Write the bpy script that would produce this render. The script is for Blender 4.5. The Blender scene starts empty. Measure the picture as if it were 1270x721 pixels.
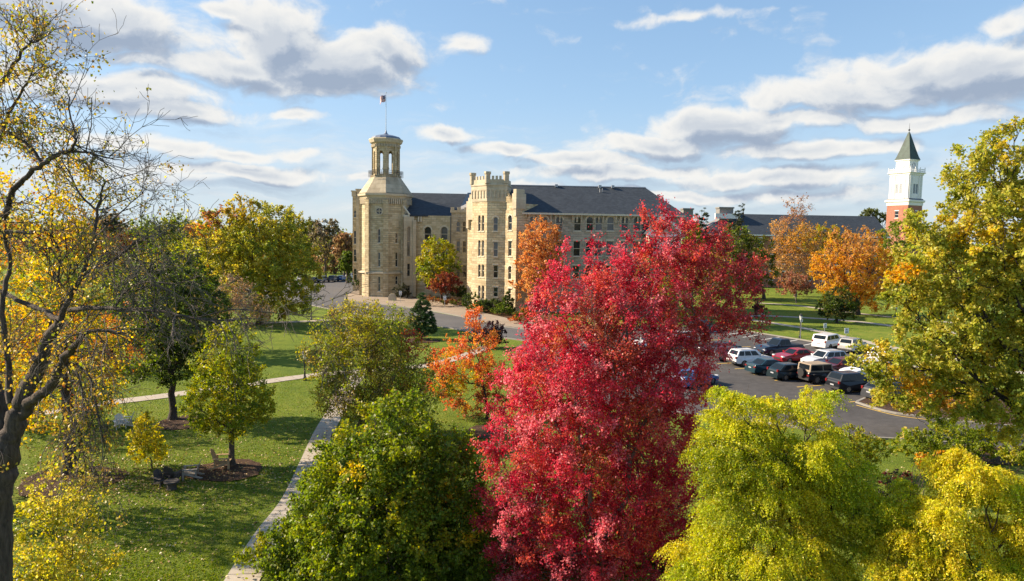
import bpy, bmesh, math, random
import numpy as np
from mathutils import Vector, Matrix

R_ = math.radians
C = bpy.context.scene.collection
scene = bpy.context.scene

# ------------------------------------------------------------------ camera
H = 13.0
PITCH, ROLL = 4.6, 1.0
cam_d = bpy.data.cameras.new('camera')
cam_d.lens = 24.0
cam_d.sensor_width = 36.0
cam_d.clip_start = 0.1
cam_d.clip_end = 5000
cam = bpy.data.objects.new('camera', cam_d)
C.objects.link(cam)
CM = Matrix.Rotation(R_(90 - PITCH), 4, 'X') @ Matrix.Rotation(R_(ROLL), 4, 'Z')
cam.matrix_world = Matrix.Translation((0, 0, H)) @ CM
scene.camera = cam

# ------------------------------------------------------------------ sun and sky
SUN_EL, SUN_AZ = 30.0, -80.0            # azimuth clockwise from +Y
sun_d = bpy.data.lights.new('sun', 'SUN')
sun_d.energy = 4.6
sun_d.angle = R_(0.53)
sun_d.color = (1.0, 0.83, 0.62)
sun = bpy.data.objects.new('sun', sun_d)
C.objects.link(sun)
sdir = Vector((math.sin(R_(SUN_AZ)) * math.cos(R_(SUN_EL)), math.cos(R_(SUN_AZ)) * math.cos(R_(SUN_EL)), math.sin(R_(SUN_EL))))
sun.rotation_euler = sdir.to_track_quat('Z', 'Y').to_euler()
sun.location = (-60, 0, 60)

scene.view_settings.view_transform = 'Standard'
scene.view_settings.look = 'None'
scene.view_settings.gamma = 1.0
scene.view_settings.use_curve_mapping = False
scene.view_settings.exposure = 1.22
scene.cycles.max_bounces = 8
scene.cycles.diffuse_bounces = 5
scene.cycles.glossy_bounces = 3
scene.cycles.transmission_bounces = 4
scene.cycles.transparent_max_bounces = 6
scene.cycles.use_denoising = True
scene.cycles.caustics_reflective = False
scene.cycles.caustics_refractive = False

F = 24.0 / 36.0 * 1270.0
CM3 = np.array(CM.to_3x3())
CAMP = np.array((0, 0, H))


def ray(px, py):
    d = CM3 @ np.array(((px - 635.0) / F, -(py - 360.5) / F, -1.0))
    return d / np.linalg.norm(d)


def at(px, py, z=0.0):                   # a point of the photograph on the level z
    d = ray(px, py)
    t = (z - H) / d[2]
    return CAMP + d * t


def W(px, py, Y):                        # a point of the photograph at the distance Y
    d = ray(px, py)
    return CAMP + d * (Y / d[1])


def azel(px, py):
    d = ray(px, py)
    return math.atan2(d[0], d[1]), math.asin(d[2])


# ------------------------------------------------------------------ node helpers
def mat(name):
    m = bpy.data.materials.new(name)
    m.use_nodes = True
    nt = m.node_tree
    return m, nt, nt.nodes['Principled BSDF'], nt.nodes['Material Output']


def N(nt, t, **kw):
    n = nt.nodes.new(t)
    for k, v in kw.items():
        if k == 'inp':
            for i, x in v.items():
                n.inputs[i].default_value = x
        else:
            setattr(n, k, v)
    return n


def math_n(nt, op, a, b=None, clamp=False):
    n = nt.nodes.new('ShaderNodeMath')
    n.operation = op
    n.use_clamp = clamp
    for i, x in enumerate((a, b)):
        if x is None:
            continue
        if isinstance(x, (int, float)):
            n.inputs[i].default_value = x
        else:
            nt.links.new(x, n.inputs[i])
    return n.outputs[0]


def mixc(nt, f, a, b):
    n = nt.nodes.new('ShaderNodeMix')
    n.data_type = 'RGBA'
    for s, x in ((n.inputs[0], f), (n.inputs[6], a), (n.inputs[7], b)):
        if hasattr(x, 'is_linked') or hasattr(x, 'links'):
            nt.links.new(x, s)
        elif isinstance(x, tuple):
            s.default_value = (*x, 1) if len(x) == 3 else x
        else:
            s.default_value = x
    return n.outputs[2]


def ramp(nt, f, stops):
    n = nt.nodes.new('ShaderNodeValToRGB')
    cr = n.color_ramp
    while len(cr.elements) < len(stops):
        cr.elements.new(0.5)
    for e, (p, c) in zip(cr.elements, stops):
        e.position = p
        e.color = (*c, 1) if len(c) == 3 else c
    nt.links.new(f, n.inputs[0])
    return n.outputs[0]


def noise(nt, vec, scale, detail=4, rough=0.55):
    n = N(nt, 'ShaderNodeTexNoise')
    n.inputs['Scale'].default_value = scale
    n.inputs['Detail'].default_value = detail
    n.inputs['Roughness'].default_value = rough
    if vec is not None:
        nt.links.new(vec, n.inputs['Vector'])
    return n.outputs[0]


def smooth(nt, x, lo, hi):
    n = nt.nodes.new('ShaderNodeMapRange')
    n.interpolation_type = 'SMOOTHSTEP'
    n.inputs[1].default_value = lo
    n.inputs[2].default_value = hi
    nt.links.new(x, n.inputs[0])
    return n.outputs[0]


# ------------------------------------------------------------------ world: Nishita sky with cumulus
def build_world():
    w = bpy.data.worlds.new('World')
    scene.world = w
    w.use_nodes = True
    nt = w.node_tree
    bg = nt.nodes['Background']
    bg.inputs['Strength'].default_value = 0.107
    sky = N(nt, 'ShaderNodeTexSky')
    sky.sky_type = 'NISHITA'
    sky.sun_disc = False
    sky.sun_elevation = R_(SUN_EL)
    sky.sun_rotation = R_(SUN_AZ)
    sky.altitude = 200
    sky.air_density = 1.0
    sky.dust_density = 0.25
    sky.ozone_density = 2.2
    # --- density group: azimuth / elevation in radians -> density
    g = bpy.data.node_groups.new('cloud_density', 'ShaderNodeTree')
    g.interface.new_socket('Vec', in_out='INPUT', socket_type='NodeSocketVector')
    g.interface.new_socket('Density', in_out='OUTPUT', socket_type='NodeSocketFloat')
    gi, go = g.nodes.new('NodeGroupInput'), g.nodes.new('NodeGroupOutput')
    vec = gi.outputs[0]
    blobs = [(95, 18, 140, 38, 1.15), (15, 0, 120, 34, 1.1), (60, 52, 60, 14, .8), (160, 72, 50, 12, .75), (345, 45, 75, 46, 1.15), (400, 80, 125, 40, 1.15), (300, 85, 85, 22, .95), (390, 108, 110, 16, .9),
             (480, 60, 70, 28, .95), (275, 12, 60, 10, .7), (578, 58, 32, 14, .6), (120, 108, 140, 22, .95), (215, 135, 95, 15, 1.0), (190, 178, 120, 12, .8), (300, 190, 90, 9, .75),
             (310, 212, 130, 12, .85), (545, 170, 50, 11, .85), (628, 190, 55, 11, .9), (380, 147, 32, 7, .6), (450, 218, 40, 8, .6),
             (900, 160, 110, 28, 1.0), (820, 182, 110, 18, .95), (960, 152, 110, 16, .9), (1060, 118, 150, 24, 1.0),
             (1190, 88, 150, 34, 1.05), (1250, 75, 120, 30, 1.0), (1140, 150, 90, 14, .8), (1262, 25, 30, 14, .7), (760, 215, 150, 12, .85), (960, 222, 170, 13, .85), (720, 200, 110, 12, .8), (660, 232, 90, 10, .7), (900, 242, 240, 9, .75), (850, 22, 120, 8, .4), (980, 190, 150, 13, .8)]
    raw = vec
    wn_ = N(g, 'ShaderNodeTexNoise')
    wn_.inputs['Scale'].default_value = 9.0
    wn_.inputs['Detail'].default_value = 5
    g.links.new(raw, wn_.inputs['Vector'])
    ws_ = N(g, 'ShaderNodeVectorMath', operation='SUBTRACT')
    g.links.new(wn_.outputs['Color'], ws_.inputs[0])
    ws_.inputs[1].default_value = (.5, .5, .5)
    wm_ = N(g, 'ShaderNodeVectorMath', operation='MULTIPLY')
    g.links.new(ws_.outputs[0], wm_.inputs[0])
    wm_.inputs[1].default_value = (.085, .05, 0)
    wa_ = N(g, 'ShaderNodeVectorMath', operation='ADD')
    g.links.new(raw, wa_.inputs[0])
    g.links.new(wm_.outputs[0], wa_.inputs[1])
    vec = wa_.outputs[0]
    acc = None
    for (px, py, rx, ry, a) in blobs:
        az, el = azel(px, py)
        s = N(g, 'ShaderNodeVectorMath', operation='SUBTRACT')
        g.links.new(vec, s.inputs[0])
        s.inputs[1].default_value = (az, el, 0)
        m = N(g, 'ShaderNodeVectorMath', operation='MULTIPLY')
        g.links.new(s.outputs[0], m.inputs[0])
        m.inputs[1].default_value = (F / rx / 1.25, F / ry / 1.25, 0)
        l = N(g, 'ShaderNodeVectorMath', operation='LENGTH')
        g.links.new(m.outputs[0], l.inputs[0])
        v = math_n(g, 'MULTIPLY', math_n(g, 'SUBTRACT', 1.0, l.outputs['Value'], True), a)
        acc = v if acc is None else math_n(g, 'MAXIMUM', acc, v)
    sc1 = N(g, 'ShaderNodeVectorMath', operation='MULTIPLY')
    g.links.new(vec, sc1.inputs[0])
    sc1.inputs[1].default_value = (1, 1.45, 1)
    n1 = noise(g, sc1.outputs[0], 14.0, 10, 0.58)
    sc2 = N(g, 'ShaderNodeVectorMath', operation='MULTIPLY')
    g.links.new(vec, sc2.inputs[0])
    sc2.inputs[1].default_value = (1, 5, 1)
    n2 = noise(g, sc2.outputs[0], 5.0, 7, 0.62)
    # wide thin bank low over the horizon
    sep = N(g, 'ShaderNodeSeparateXYZ')
    g.links.new(vec, sep.inputs[0])
    el0 = math_n(g, 'ABSOLUTE', math_n(g, 'SUBTRACT', sep.outputs[1], 0.07))
    band = math_n(g, 'MULTIPLY', math_n(g, 'SUBTRACT', 1.0, math_n(g, 'DIVIDE', el0, 0.12), True), 0.34)
    wisp = math_n(g, 'ADD', band, math_n(g, 'MULTIPLY', math_n(g, 'SUBTRACT', n2, 0.5), 1.1))
    main = math_n(g, 'ADD', math_n(g, 'MULTIPLY', acc, 1.28), math_n(g, 'MULTIPLY', math_n(g, 'SUBTRACT', n1, 0.5), 1.7))
    tot = math_n(g, 'MAXIMUM', main, wisp)
    g.links.new(tot, go.inputs[0])

    tc = N(nt, 'ShaderNodeTexCoord')
    nz = N(nt, 'ShaderNodeVectorMath', operation='NORMALIZE')
    nt.links.new(tc.outputs['Generated'], nz.inputs[0])
    sp = N(nt, 'ShaderNodeSeparateXYZ')
    nt.links.new(nz.outputs[0], sp.inputs[0])
    az = math_n(nt, 'ARCTAN2', sp.outputs[0], sp.outputs[1])
    el = math_n(nt, 'ARCSINE', sp.outputs[2])
    cv = N(nt, 'ShaderNodeCombineXYZ')
    nt.links.new(az, cv.inputs[0])
    nt.links.new(el, cv.inputs[1])
    d1 = N(nt, 'ShaderNodeGroup')
    d1.node_tree = g
    nt.links.new(cv.outputs[0], d1.inputs[0])
    off = N(nt, 'ShaderNodeVectorMath', operation='ADD')
    nt.links.new(cv.outputs[0], off.inputs[0])
    off.inputs[1].default_value = (-0.016, 0.018, 0)
    d2 = N(nt, 'ShaderNodeGroup')
    d2.node_tree = g
    nt.links.new(off.outputs[0], d2.inputs[0])
    dens = d1.outputs[0]
    alpha = smooth(nt, dens, 0.10, 0.64)
    diff = math_n(nt, 'SUBTRACT', dens, d2.outputs[0])
    lit = smooth(nt, diff, -0.62, 0.34)
    # thick cores carry grey undersides
    thick = smooth(nt, dens, 0.45, 1.30)
    lit2 = math_n(nt, 'SUBTRACT', lit, math_n(nt, 'MULTIPLY', thick, 0.55), True)
    ccol = ramp(nt, lit2, [(0.0, (1.45, 1.75, 2.25)), (0.3, (1.95, 2.2, 2.6)), (0.6, (3.0, 3.1, 3.2)), (1.0, (3.9, 3.8, 3.6))])
    # a little milky haze toward the horizon
    fade = math_n(nt, 'MULTIPLY', smooth(nt, el, -0.02, 0.05), 1.0)
    a2 = math_n(nt, 'MULTIPLY', alpha, 0.96)
    a3 = math_n(nt, 'MULTIPLY', a2, math_n(nt, 'ADD', math_n(nt, 'MULTIPLY', fade, 0.6), 0.4))
    # soft shoulder so that the sky near the sun keeps its blue: 1.7 x / (1 + x / 4)
    sc_ = N(nt, 'ShaderNodeVectorMath', operation='MULTIPLY')
    nt.links.new(sky.outputs[0], sc_.inputs[0])
    sc_.inputs[1].default_value = (.27, .25, .235)
    ad_ = N(nt, 'ShaderNodeVectorMath', operation='ADD')
    nt.links.new(sc_.outputs[0], ad_.inputs[0])
    ad_.inputs[1].default_value = (1, 1, 1)
    dv_ = N(nt, 'ShaderNodeVectorMath', operation='DIVIDE')
    nt.links.new(sky.outputs[0], dv_.inputs[0])
    nt.links.new(ad_.outputs[0], dv_.inputs[1])
    gain = N(nt, 'ShaderNodeVectorMath', operation='MULTIPLY')
    nt.links.new(dv_.outputs[0], gain.inputs[0])
    gain.inputs[1].default_value = (1.20, 1.37, 1.56)
    hz = math_n(nt, 'MULTIPLY', math_n(nt, 'SUBTRACT', 1.0, smooth(nt, el, 0.0, 0.20)), .55)
    pale = mixc(nt, hz, gain.outputs[0], (2.55, 2.85, 3.1))
    nt.links.new(mixc(nt, a3, pale, ccol), bg.inputs['Color'])


build_world()

# ------------------------------------------------------------------ materials
def wallcoord(nt):                       # (distance along the wall, height) on any upright face
    geo = N(nt, 'ShaderNodeNewGeometry')
    cr = N(nt, 'ShaderNodeVectorMath', operation='CROSS_PRODUCT')
    cr.inputs[0].default_value = (0, 0, 1)
    nt.links.new(geo.outputs['True Normal'], cr.inputs[1])
    nn = N(nt, 'ShaderNodeVectorMath', operation='NORMALIZE')
    nt.links.new(cr.outputs[0], nn.inputs[0])
    dt = N(nt, 'ShaderNodeVectorMath', operation='DOT_PRODUCT')
    nt.links.new(nn.outputs[0], dt.inputs[0])
    nt.links.new(geo.outputs['Position'], dt.inputs[1])
    sp = N(nt, 'ShaderNodeSeparateXYZ')
    nt.links.new(geo.outputs['Position'], sp.inputs[0])
    cb = N(nt, 'ShaderNodeCombineXYZ')
    nt.links.new(dt.outputs['Value'], cb.inputs[0])
    nt.links.new(sp.outputs[2], cb.inputs[1])
    return cb.outputs[0], geo.outputs['Position']


def masonry(name, c1, c2, c3, mortar, bw, bh, bump=0.5, rough=0.9, msize=0.02):
    m, nt, b, out = mat(name)
    v, pos = wallcoord(nt)
    br = N(nt, 'ShaderNodeTexBrick')
    br.inputs['Scale'].default_value = 1.0
    br.inputs['Brick Width'].default_value = bw
    br.inputs['Row Height'].default_value = bh
    br.inputs['Mortar Size'].default_value = msize
    br.inputs['Color1'].default_value = (0, 0, 0, 1)
    br.inputs['Color2'].default_value = (1, 1, 1, 1)
    br.inputs['Mortar'].default_value = (0.5, 0.5, 0.5, 1)
    nt.links.new(v, br.inputs['Vector'])
    mp = N(nt, 'ShaderNodeMapping')
    mp.inputs['Scale'].default_value = (1.6, 1.6, .22)
    nt.links.new(pos, mp.inputs[0])
    n0 = math_n(nt, 'ADD', math_n(nt, 'MULTIPLY', noise(nt, pos, 0.35, 5, 0.6), .5), math_n(nt, 'MULTIPLY', noise(nt, mp.outputs[0], .8, 6, .65), .5))
    n1 = noise(nt, pos, 4.0, 6, 0.65)
    base = ramp(nt, br.outputs['Color'], [(0.0, c1), (0.5, c2), (1.0, c3)])
    wet = ramp(nt, n0, [(0.36, (0.78, 0.75, 0.69)), (0.50, (.98, .96, .93)), (0.60, (1.10, 1.08, 1.03))])
    mul = N(nt, 'ShaderNodeMix')
    mul.data_type = 'RGBA'
    mul.blend_type = 'MULTIPLY'
    mul.inputs[0].default_value = 1
    nt.links.new(base, mul.inputs[6])
    nt.links.new(wet, mul.inputs[7])
    mm = mixc(nt, br.outputs['Fac'], mul.outputs[2], mortar)
    nt.links.new(mm, b.inputs['Base Color'])
    b.inputs['Roughness'].default_value = rough
    hgt = math_n(nt, 'ADD', math_n(nt, 'MULTIPLY', n1, 0.6), math_n(nt, 'MULTIPLY', br.outputs['Fac'], -0.7))
    hgt = math_n(nt, 'ADD', hgt, math_n(nt, 'MULTIPLY', br.outputs['Color'], 0.35))
    bp = N(nt, 'ShaderNodeBump')
    bp.inputs['Strength'].default_value = bump
    bp.inputs['Distance'].default_value = 0.12
    nt.links.new(hgt, bp.inputs['Height'])
    nt.links.new(bp.outputs[0], b.inputs['Normal'])
    return m


def plain(name, col, rough=0.6, metal=0.0, vary=0.12, scale=3.0, coat=0.0, spec=0.5, bump=0.0):
    m, nt, b, out = mat(name)
    tc = N(nt, 'ShaderNodeTexCoord')
    n = noise(nt, tc.outputs['Object'], scale, 4, 0.6)
    lo = tuple(max(0, x * (1 - vary)) for x in col)
    hi = tuple(min(1, x * (1 + vary)) for x in col)
    nt.links.new(ramp(nt, n, [(0.3, lo), (0.7, hi)]), b.inputs['Base Color'])
    b.inputs['Roughness'].default_value = rough
    b.inputs['Metallic'].default_value = metal
    b.inputs['Coat Weight'].default_value = coat
    b.inputs['Coat Roughness'].default_value = 0.04
    b.inputs['Specular IOR Level'].default_value = spec
    if bump:
        bp = N(nt, 'ShaderNodeBump')
        bp.inputs['Strength'].default_value = bump
        bp.inputs['Distance'].default_value = 0.05
        nt.links.new(n, bp.inputs['Height'])
        nt.links.new(bp.outputs[0], b.inputs['Normal'])
    return m


M = {}
M['stone'] = masonry('limestone', (.42, .33, .195), (.55, .45, .28), (.63, .53, .355), (.42, .35, .24), 0.95, 0.42, 0.9)
M['stone_shaded'] = masonry('shaded_limestone', (.31, .27, .20), (.42, .37, .28), (.49, .44, .35), (.37, .33, .26), 0.95, 0.42, 0.8)  # limestone greyed to carry the shade of the unlit wings
M['trim_stone'] = masonry('dressed_limestone', (.47, .40, .29), (.52, .45, .33), (.57, .50, .38), (.42, .36, .26), 1.4, 0.5, 0.3)
M['skirt'] = masonry('stone_slabs', (.36, .30, .21), (.44, .37, .26), (.50, .43, .31), (.34, .28, .19), 2.2, 0.85, 0.5)
M['brick'] = masonry('red_brick', (.31, .10, .065), (.37, .13, .085), (.42, .16, .11), (.42, .25, .18), 0.3, 0.1, 0.2, 0.9, 0.012)
M['pink_stone'] = masonry('tan_brick', (.42, .29, .20), (.48, .34, .24), (.52, .38, .28), (.45, .36, .28), 0.4, 0.12, 0.3)
M['cream'] = plain('cream_paint', (.62, .55, .42), 0.6)
M['white'] = plain('white_paint', (.78, .77, .74), 0.5, vary=.05)
M['concrete'] = plain('concrete_block', (.20, .19, .18), 0.9)
M['glass'] = plain('window_glass', (.018, .022, .028), 0.06, spec=0.6, vary=.5, scale=.35)
M['glass_pale'] = plain('window_glass_with_blind', (.10, .105, .11), 0.12, spec=.6, vary=.4, scale=.5)
M['blind'] = plain('window_blind', (.30, .30, .28), 0.5)
M['louvre'] = plain('grey_louvre', (.30, .33, .36), 0.6)
M['dark'] = plain('dark_iron', (.02, .022, .025), 0.45)
M['pole'] = plain('pole_metal', (.62, .64, .66), 0.35, 0.6)
M['galv'] = plain('galvanised_steel', (.35, .36, .38), 0.45, 0.4)
M['lamp_glass'] = plain('frosted_glass', (.70, .70, .66), 0.25)
M['sign_white'] = plain('white_sign', (.72, .73, .75), 0.4, vary=.04)
M['wood_dark'] = plain('weathered_dark_wood', (.055, .045, .04), 0.8)
M['wood_grey'] = plain('grey_wood', (.33, .29, .24), 0.8)
M['wood_tan'] = plain('tan_wood', (.42, .28, .14), 0.8)
M['wood_white'] = plain('white_painted_wood', (.62, .60, .56), 0.7)
M['copper'] = plain('weathered_copper', (.035, .060, .050), 0.65, 0.1, vary=.35, scale=.6)
M['dome'] = plain('bluish_lead', (.16, .19, .25), 0.45, 0.2)
M['bronze'] = plain('bell_bronze', (.05, .045, .03), 0.5, 0.6)


def shingles():
    m, nt, b, out = mat('slate_shingles')
    tc = N(nt, 'ShaderNodeTexCoord')
    geo = N(nt, 'ShaderNodeNewGeometry')
    sp = N(nt, 'ShaderNodeSeparateXYZ')
    nt.links.new(geo.outputs['Position'], sp.inputs[0])
    cb = N(nt, 'ShaderNodeCombineXYZ')
    nt.links.new(math_n(nt, 'ADD', sp.outputs[0], math_n(nt, 'MULTIPLY', sp.outputs[1], .3)), cb.inputs[0])
    nt.links.new(math_n(nt, 'MULTIPLY', sp.outputs[2], 1.7), cb.inputs[1])
    br = N(nt, 'ShaderNodeTexBrick')
    br.inputs['Brick Width'].default_value = .5
    br.inputs['Row Height'].default_value = .3
    br.inputs['Scale'].default_value = 1
    br.inputs['Mortar Size'].default_value = .015
    br.inputs['Color1'].default_value = (0, 0, 0, 1)
    br.inputs['Color2'].default_value = (1, 1, 1, 1)
    nt.links.new(cb.outputs[0], br.inputs['Vector'])
    n = noise(nt, geo.outputs['Position'], .6, 6, .7)
    f = math_n(nt, 'ADD', math_n(nt, 'MULTIPLY', br.outputs['Color'], .45), math_n(nt, 'MULTIPLY', n, .6))
    nt.links.new(ramp(nt, f, [(.15, (.018, .024, .032)), (.85, (.042, .053, .066))]), b.inputs['Base Color'])
    b.inputs['Roughness'].default_value = .7
    bp = N(nt, 'ShaderNodeBump')
    bp.inputs['Strength'].default_value = .5
    bp.inputs['Distance'].default_value = .05
    nt.links.new(f, bp.inputs['Height'])
    nt.links.new(bp.outputs[0], b.inputs['Normal'])
    return m


M['shingle'] = shingles()
M['roof_sunlit'] = plain('sunlit_grey_roof', (.20, .20, .20), .8)  # paler than slate: sunlight on the hip slopes put into the colour


def ground_mat(name, stops, sc=(0.08, 0.9, 14.0), wts=(.45, .3, .3), rough=.95, bump=.6, dist=.08):
    m, nt, b, out = mat(name)
    geo = N(nt, 'ShaderNodeNewGeometry')
    p = geo.outputs['Position']
    s = None
    for k, w_ in zip(sc, wts):
        v = math_n(nt, 'MULTIPLY', noise(nt, p, k, 5, .65), w_)
        s = v if s is None else math_n(nt, 'ADD', s, v)
    nt.links.new(ramp(nt, s, stops), b.inputs['Base Color'])
    b.inputs['Roughness'].default_value = rough
    b.inputs['Specular IOR Level'].default_value = .25
    bp = N(nt, 'ShaderNodeBump')
    bp.inputs['Strength'].default_value = bump
    bp.inputs['Distance'].default_value = dist
    nt.links.new(noise(nt, p, sc[2], 6, .7), bp.inputs['Height'])
    nt.links.new(bp.outputs[0], b.inputs['Normal'])
    return m


M['grass'] = ground_mat('lawn_grass', [(.36, (.070, .112, .009)), (.48, (.120, .175, .013)), (.57, (.175, .220, .020)), (.66, (.25, .235, .045)), (.74, (.26, .20, .08))], (.13, .7, 9.0), (.42, .34, .28), bump=1.0, dist=.18)
M['asphalt'] = ground_mat('asphalt', [(.34, (.042, .039, .037)), (.50, (.072, .067, .064)), (.62, (.10, .093, .088)), (.70, (.13, .122, .114))], (.16, 1.4, 12), (.4, .35, .3), .85, .3, .02)
M['drive'] = ground_mat('driveway_asphalt', [(.3, (.080, .078, .078)), (.55, (.115, .11, .108)), (.75, (.15, .143, .137))], (.12, 1.2, 30), (.5, .3, .25), .85, .3, .02)
M['path'] = ground_mat('path_concrete', [(.3, (.33, .28, .22)), (.55, (.42, .37, .30)), (.75, (.50, .45, .38))], (.3, 2, 24), (.45, .35, .25), .9, .25, .02)
M['pavement'] = ground_mat('tan_pavement', [(.3, (.24, .185, .13)), (.55, (.32, .255, .19)), (.75, (.39, .32, .25))], (.3, 2, 24), (.45, .35, .25), .9, .25, .02)
M['kerb'] = ground_mat('kerb_concrete', [(.3, (.20, .185, .16)), (.7, (.33, .31, .275))], (.3, 2, 24), (.45, .35, .25), .9, .25, .02)
M['joint'] = plain('dark_path_joint', (.10, .085, .07), .95)  # dark strips across the path at its joints
M['mulch'] = ground_mat('bark_mulch', [(.32, (.028, .016, .010)), (.5, (.075, .042, .026)), (.68, (.16, .10, .065))], (.5, 5, 18), (.2, .4, .45), .95, 1.0, .15)
M['bed'] = ground_mat('planted_bed', [(.35, (.03, .035, .012)), (.5, (.10, .045, .02)), (.62, (.20, .085, .03))], (.8, 3, 14), (.35, .35, .35), .95, 1.0, .2)
M['paint_w'] = ground_mat('worn_white_paint', [(.3, (.35, .35, .34)), (.6, (.70, .69, .66))], (.3, 2, 24), (.3, .4, .35), .8, .1, .01)
M['paint_y'] = ground_mat('worn_yellow_paint', [(.3, (.40, .26, .06)), (.6, (.62, .42, .10))], (.3, 2, 24), (.3, .4, .35), .8, .1, .01)


def bark(name, c1, c2, sc=3.0):
    m, nt, b, out = mat(name)
    geo = N(nt, 'ShaderNodeNewGeometry')
    mp = N(nt, 'ShaderNodeMapping')
    mp.inputs['Scale'].default_value = (sc * 2.5, sc * 2.5, sc * .5)
    nt.links.new(geo.outputs['Position'], mp.inputs[0])
    n = noise(nt, mp.outputs[0], 1.6, 7, .7)
    nt.links.new(ramp(nt, n, [(.32, c1), (.68, c2)]), b.inputs['Base Color'])
    b.inputs['Roughness'].default_value = .92
    bp = N(nt, 'ShaderNodeBump')
    bp.inputs['Strength'].default_value = 1.0
    bp.inputs['Distance'].default_value = .10
    nt.links.new(n, bp.inputs['Height'])
    nt.links.new(bp.outputs[0], b.inputs['Normal'])
    return m


M['bark'] = bark('bark_brown', (.045, .033, .024), (.15, .115, .085))
M['bark_dark'] = bark('bark_dark', (.020, .015, .013), (.085, .065, .052))
M['bark_twig_sunlit'] = bark('bark_twig_sunlit', (.09, .072, .06), (.25, .21, .175))  # twig bark painted lighter for the sun on it
M['bark_oak'] = bark('bark_oak', (.035, .026, .021), (.15, .115, .092))
M['bark_grey'] = bark('bark_grey', (.10, .085, .07), (.27, .235, .20))


def leaf_mat(name, trans=.48, gloss=.10):
    m, nt, b, out = mat(name)
    a = N(nt, 'ShaderNodeAttribute')
    a.attribute_name = 'tint'
    col = a.outputs['Color']
    nt.links.new(col, b.inputs['Base Color'])
    b.inputs['Roughness'].default_value = .45
    b.inputs['Specular IOR Level'].default_value = gloss * 3.6
    hs = N(nt, 'ShaderNodeHueSaturation')
    hs.inputs['Saturation'].default_value = 1.08
    hs.inputs['Value'].default_value = 1.6
    nt.links.new(col, hs.inputs['Color'])
    tr = N(nt, 'ShaderNodeBsdfTranslucent')
    nt.links.new(hs.outputs[0], tr.inputs[0])
    mx = N(nt, 'ShaderNodeMixShader')
    mx.inputs[0].default_value = trans
    nt.links.new(b.outputs[0], mx.inputs[1])
    nt.links.new(tr.outputs[0], mx.inputs[2])
    nt.links.new(mx.outputs[0], out.inputs['Surface'])
    return m


M['leaf'] = leaf_mat('leaves')
M['needle'] = leaf_mat('needles', .15, .05)
M['litter'] = leaf_mat('leaf_litter', .1, .08)
M['blade'] = leaf_mat('grass_blades', .35, .05)


# ------------------------------------------------------------------ object helpers
def tag(o, label=None, cat=None, group=None, kind=None):
    if label:
        o['label'] = label
    if cat:
        o['category'] = cat
    if group:
        o['group'] = group
    if kind:
        o['kind'] = kind
    return o


def thing(name, label, cat, loc=(0, 0, 0), rz=0.0, group=None):
    o = bpy.data.objects.new(name, None)
    C.objects.link(o)
    o.empty_display_size = .3
    o.location = loc
    o.rotation_euler = (0, 0, rz)
    return tag(o, label, cat, group)


def link(name, me, m, parent=None, local=False):
    o = bpy.data.objects.new(name, me)
    if m is not None:
        me.materials.append(m)
    C.objects.link(o)
    if parent is not None:
        o.parent = parent
        if not local:                    # geometry given in world space
            inv = Matrix.Identity(4)
            p = parent
            while p is not None:
                inv = inv @ (Matrix.Translation(p.location) @ p.rotation_euler.to_matrix().to_4x4()).inverted() if p.type == 'EMPTY' else inv
                p = p.parent
            me.transform(inv)
    return o


def mesh_obj(name, bm, m, parent=None, local=False, smooth_=False):
    bmesh.ops.recalc_face_normals(bm, faces=bm.faces)
    me = bpy.data.meshes.new(name)
    bm.to_mesh(me)
    bm.free()
    if smooth_:
        for p in me.polygons:
            p.use_smooth = True
    return link(name, me, m, parent, local)


def np_mesh(name, verts, faces, m, parent=None, tint=None, smooth_=False):
    """faces: (n,k) int array"""
    me = bpy.data.meshes.new(name)
    v = np.ascontiguousarray(verts, dtype=np.float32)
    f = np.ascontiguousarray(faces, dtype=np.int32)
    k = f.shape[1]
    me.vertices.add(len(v))
    me.vertices.foreach_set('co', v.ravel())
    me.loops.add(f.size)
    me.loops.foreach_set('vertex_index', f.ravel())
    me.polygons.add(len(f))
    me.polygons.foreach_set('loop_start', np.arange(0, f.size, k, dtype=np.int32))
    me.polygons.foreach_set('loop_total', np.full(len(f), k, dtype=np.int32))
    if smooth_:
        me.polygons.foreach_set('use_smooth', np.ones(len(f), dtype=bool))
    me.update(calc_edges=True)
    if tint is not None:
        at_ = me.attributes.new('tint', 'FLOAT_COLOR', 'FACE')
        c = np.ones((len(f), 4), dtype=np.float32)
        c[:, :3] = tint
        at_.data.foreach_set('color', c.ravel())
    return link(name, me, m, parent)


def box(bm, x0, x1, y0, y1, z0, z1):
    vs = [bm.verts.new(p) for p in ((x0, y0, z0), (x1, y0, z0), (x1, y1, z0), (x0, y1, z0), (x0, y0, z1), (x1, y0, z1), (x1, y1, z1), (x0, y1, z1))]
    for q in ((0, 3, 2, 1), (4, 5, 6, 7), (0, 1, 5, 4), (1, 2, 6, 5), (2, 3, 7, 6), (3, 0, 4, 7)):
        bm.faces.new([vs[i] for i in q])


def obox(bm, o, u, n, a0, a1, b0, b1, z0, z1):
    """box in a frame: o origin(2d), u along, n across"""
    pts = []
    for z in (z0, z1):
        for (a, b) in ((a0, b0), (a1, b0), (a1, b1), (a0, b1)):
            pts.append((o[0] + u[0] * a + n[0] * b, o[1] + u[1] * a + n[1] * b, z))
    vs = [bm.verts.new(p) for p in pts]
    for q in ((0, 3, 2, 1), (4, 5, 6, 7), (0, 1, 5, 4), (1, 2, 6, 5), (2, 3, 7, 6), (3, 0, 4, 7)):
        bm.faces.new([vs[i] for i in q])


def ring(bm, c, r, z, n, ph=0.0):
    return [bm.verts.new((c[0] + r * math.cos(ph + 2 * math.pi * i / n), c[1] + r * math.sin(ph + 2 * math.pi * i / n), z)) for i in range(n)]


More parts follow.
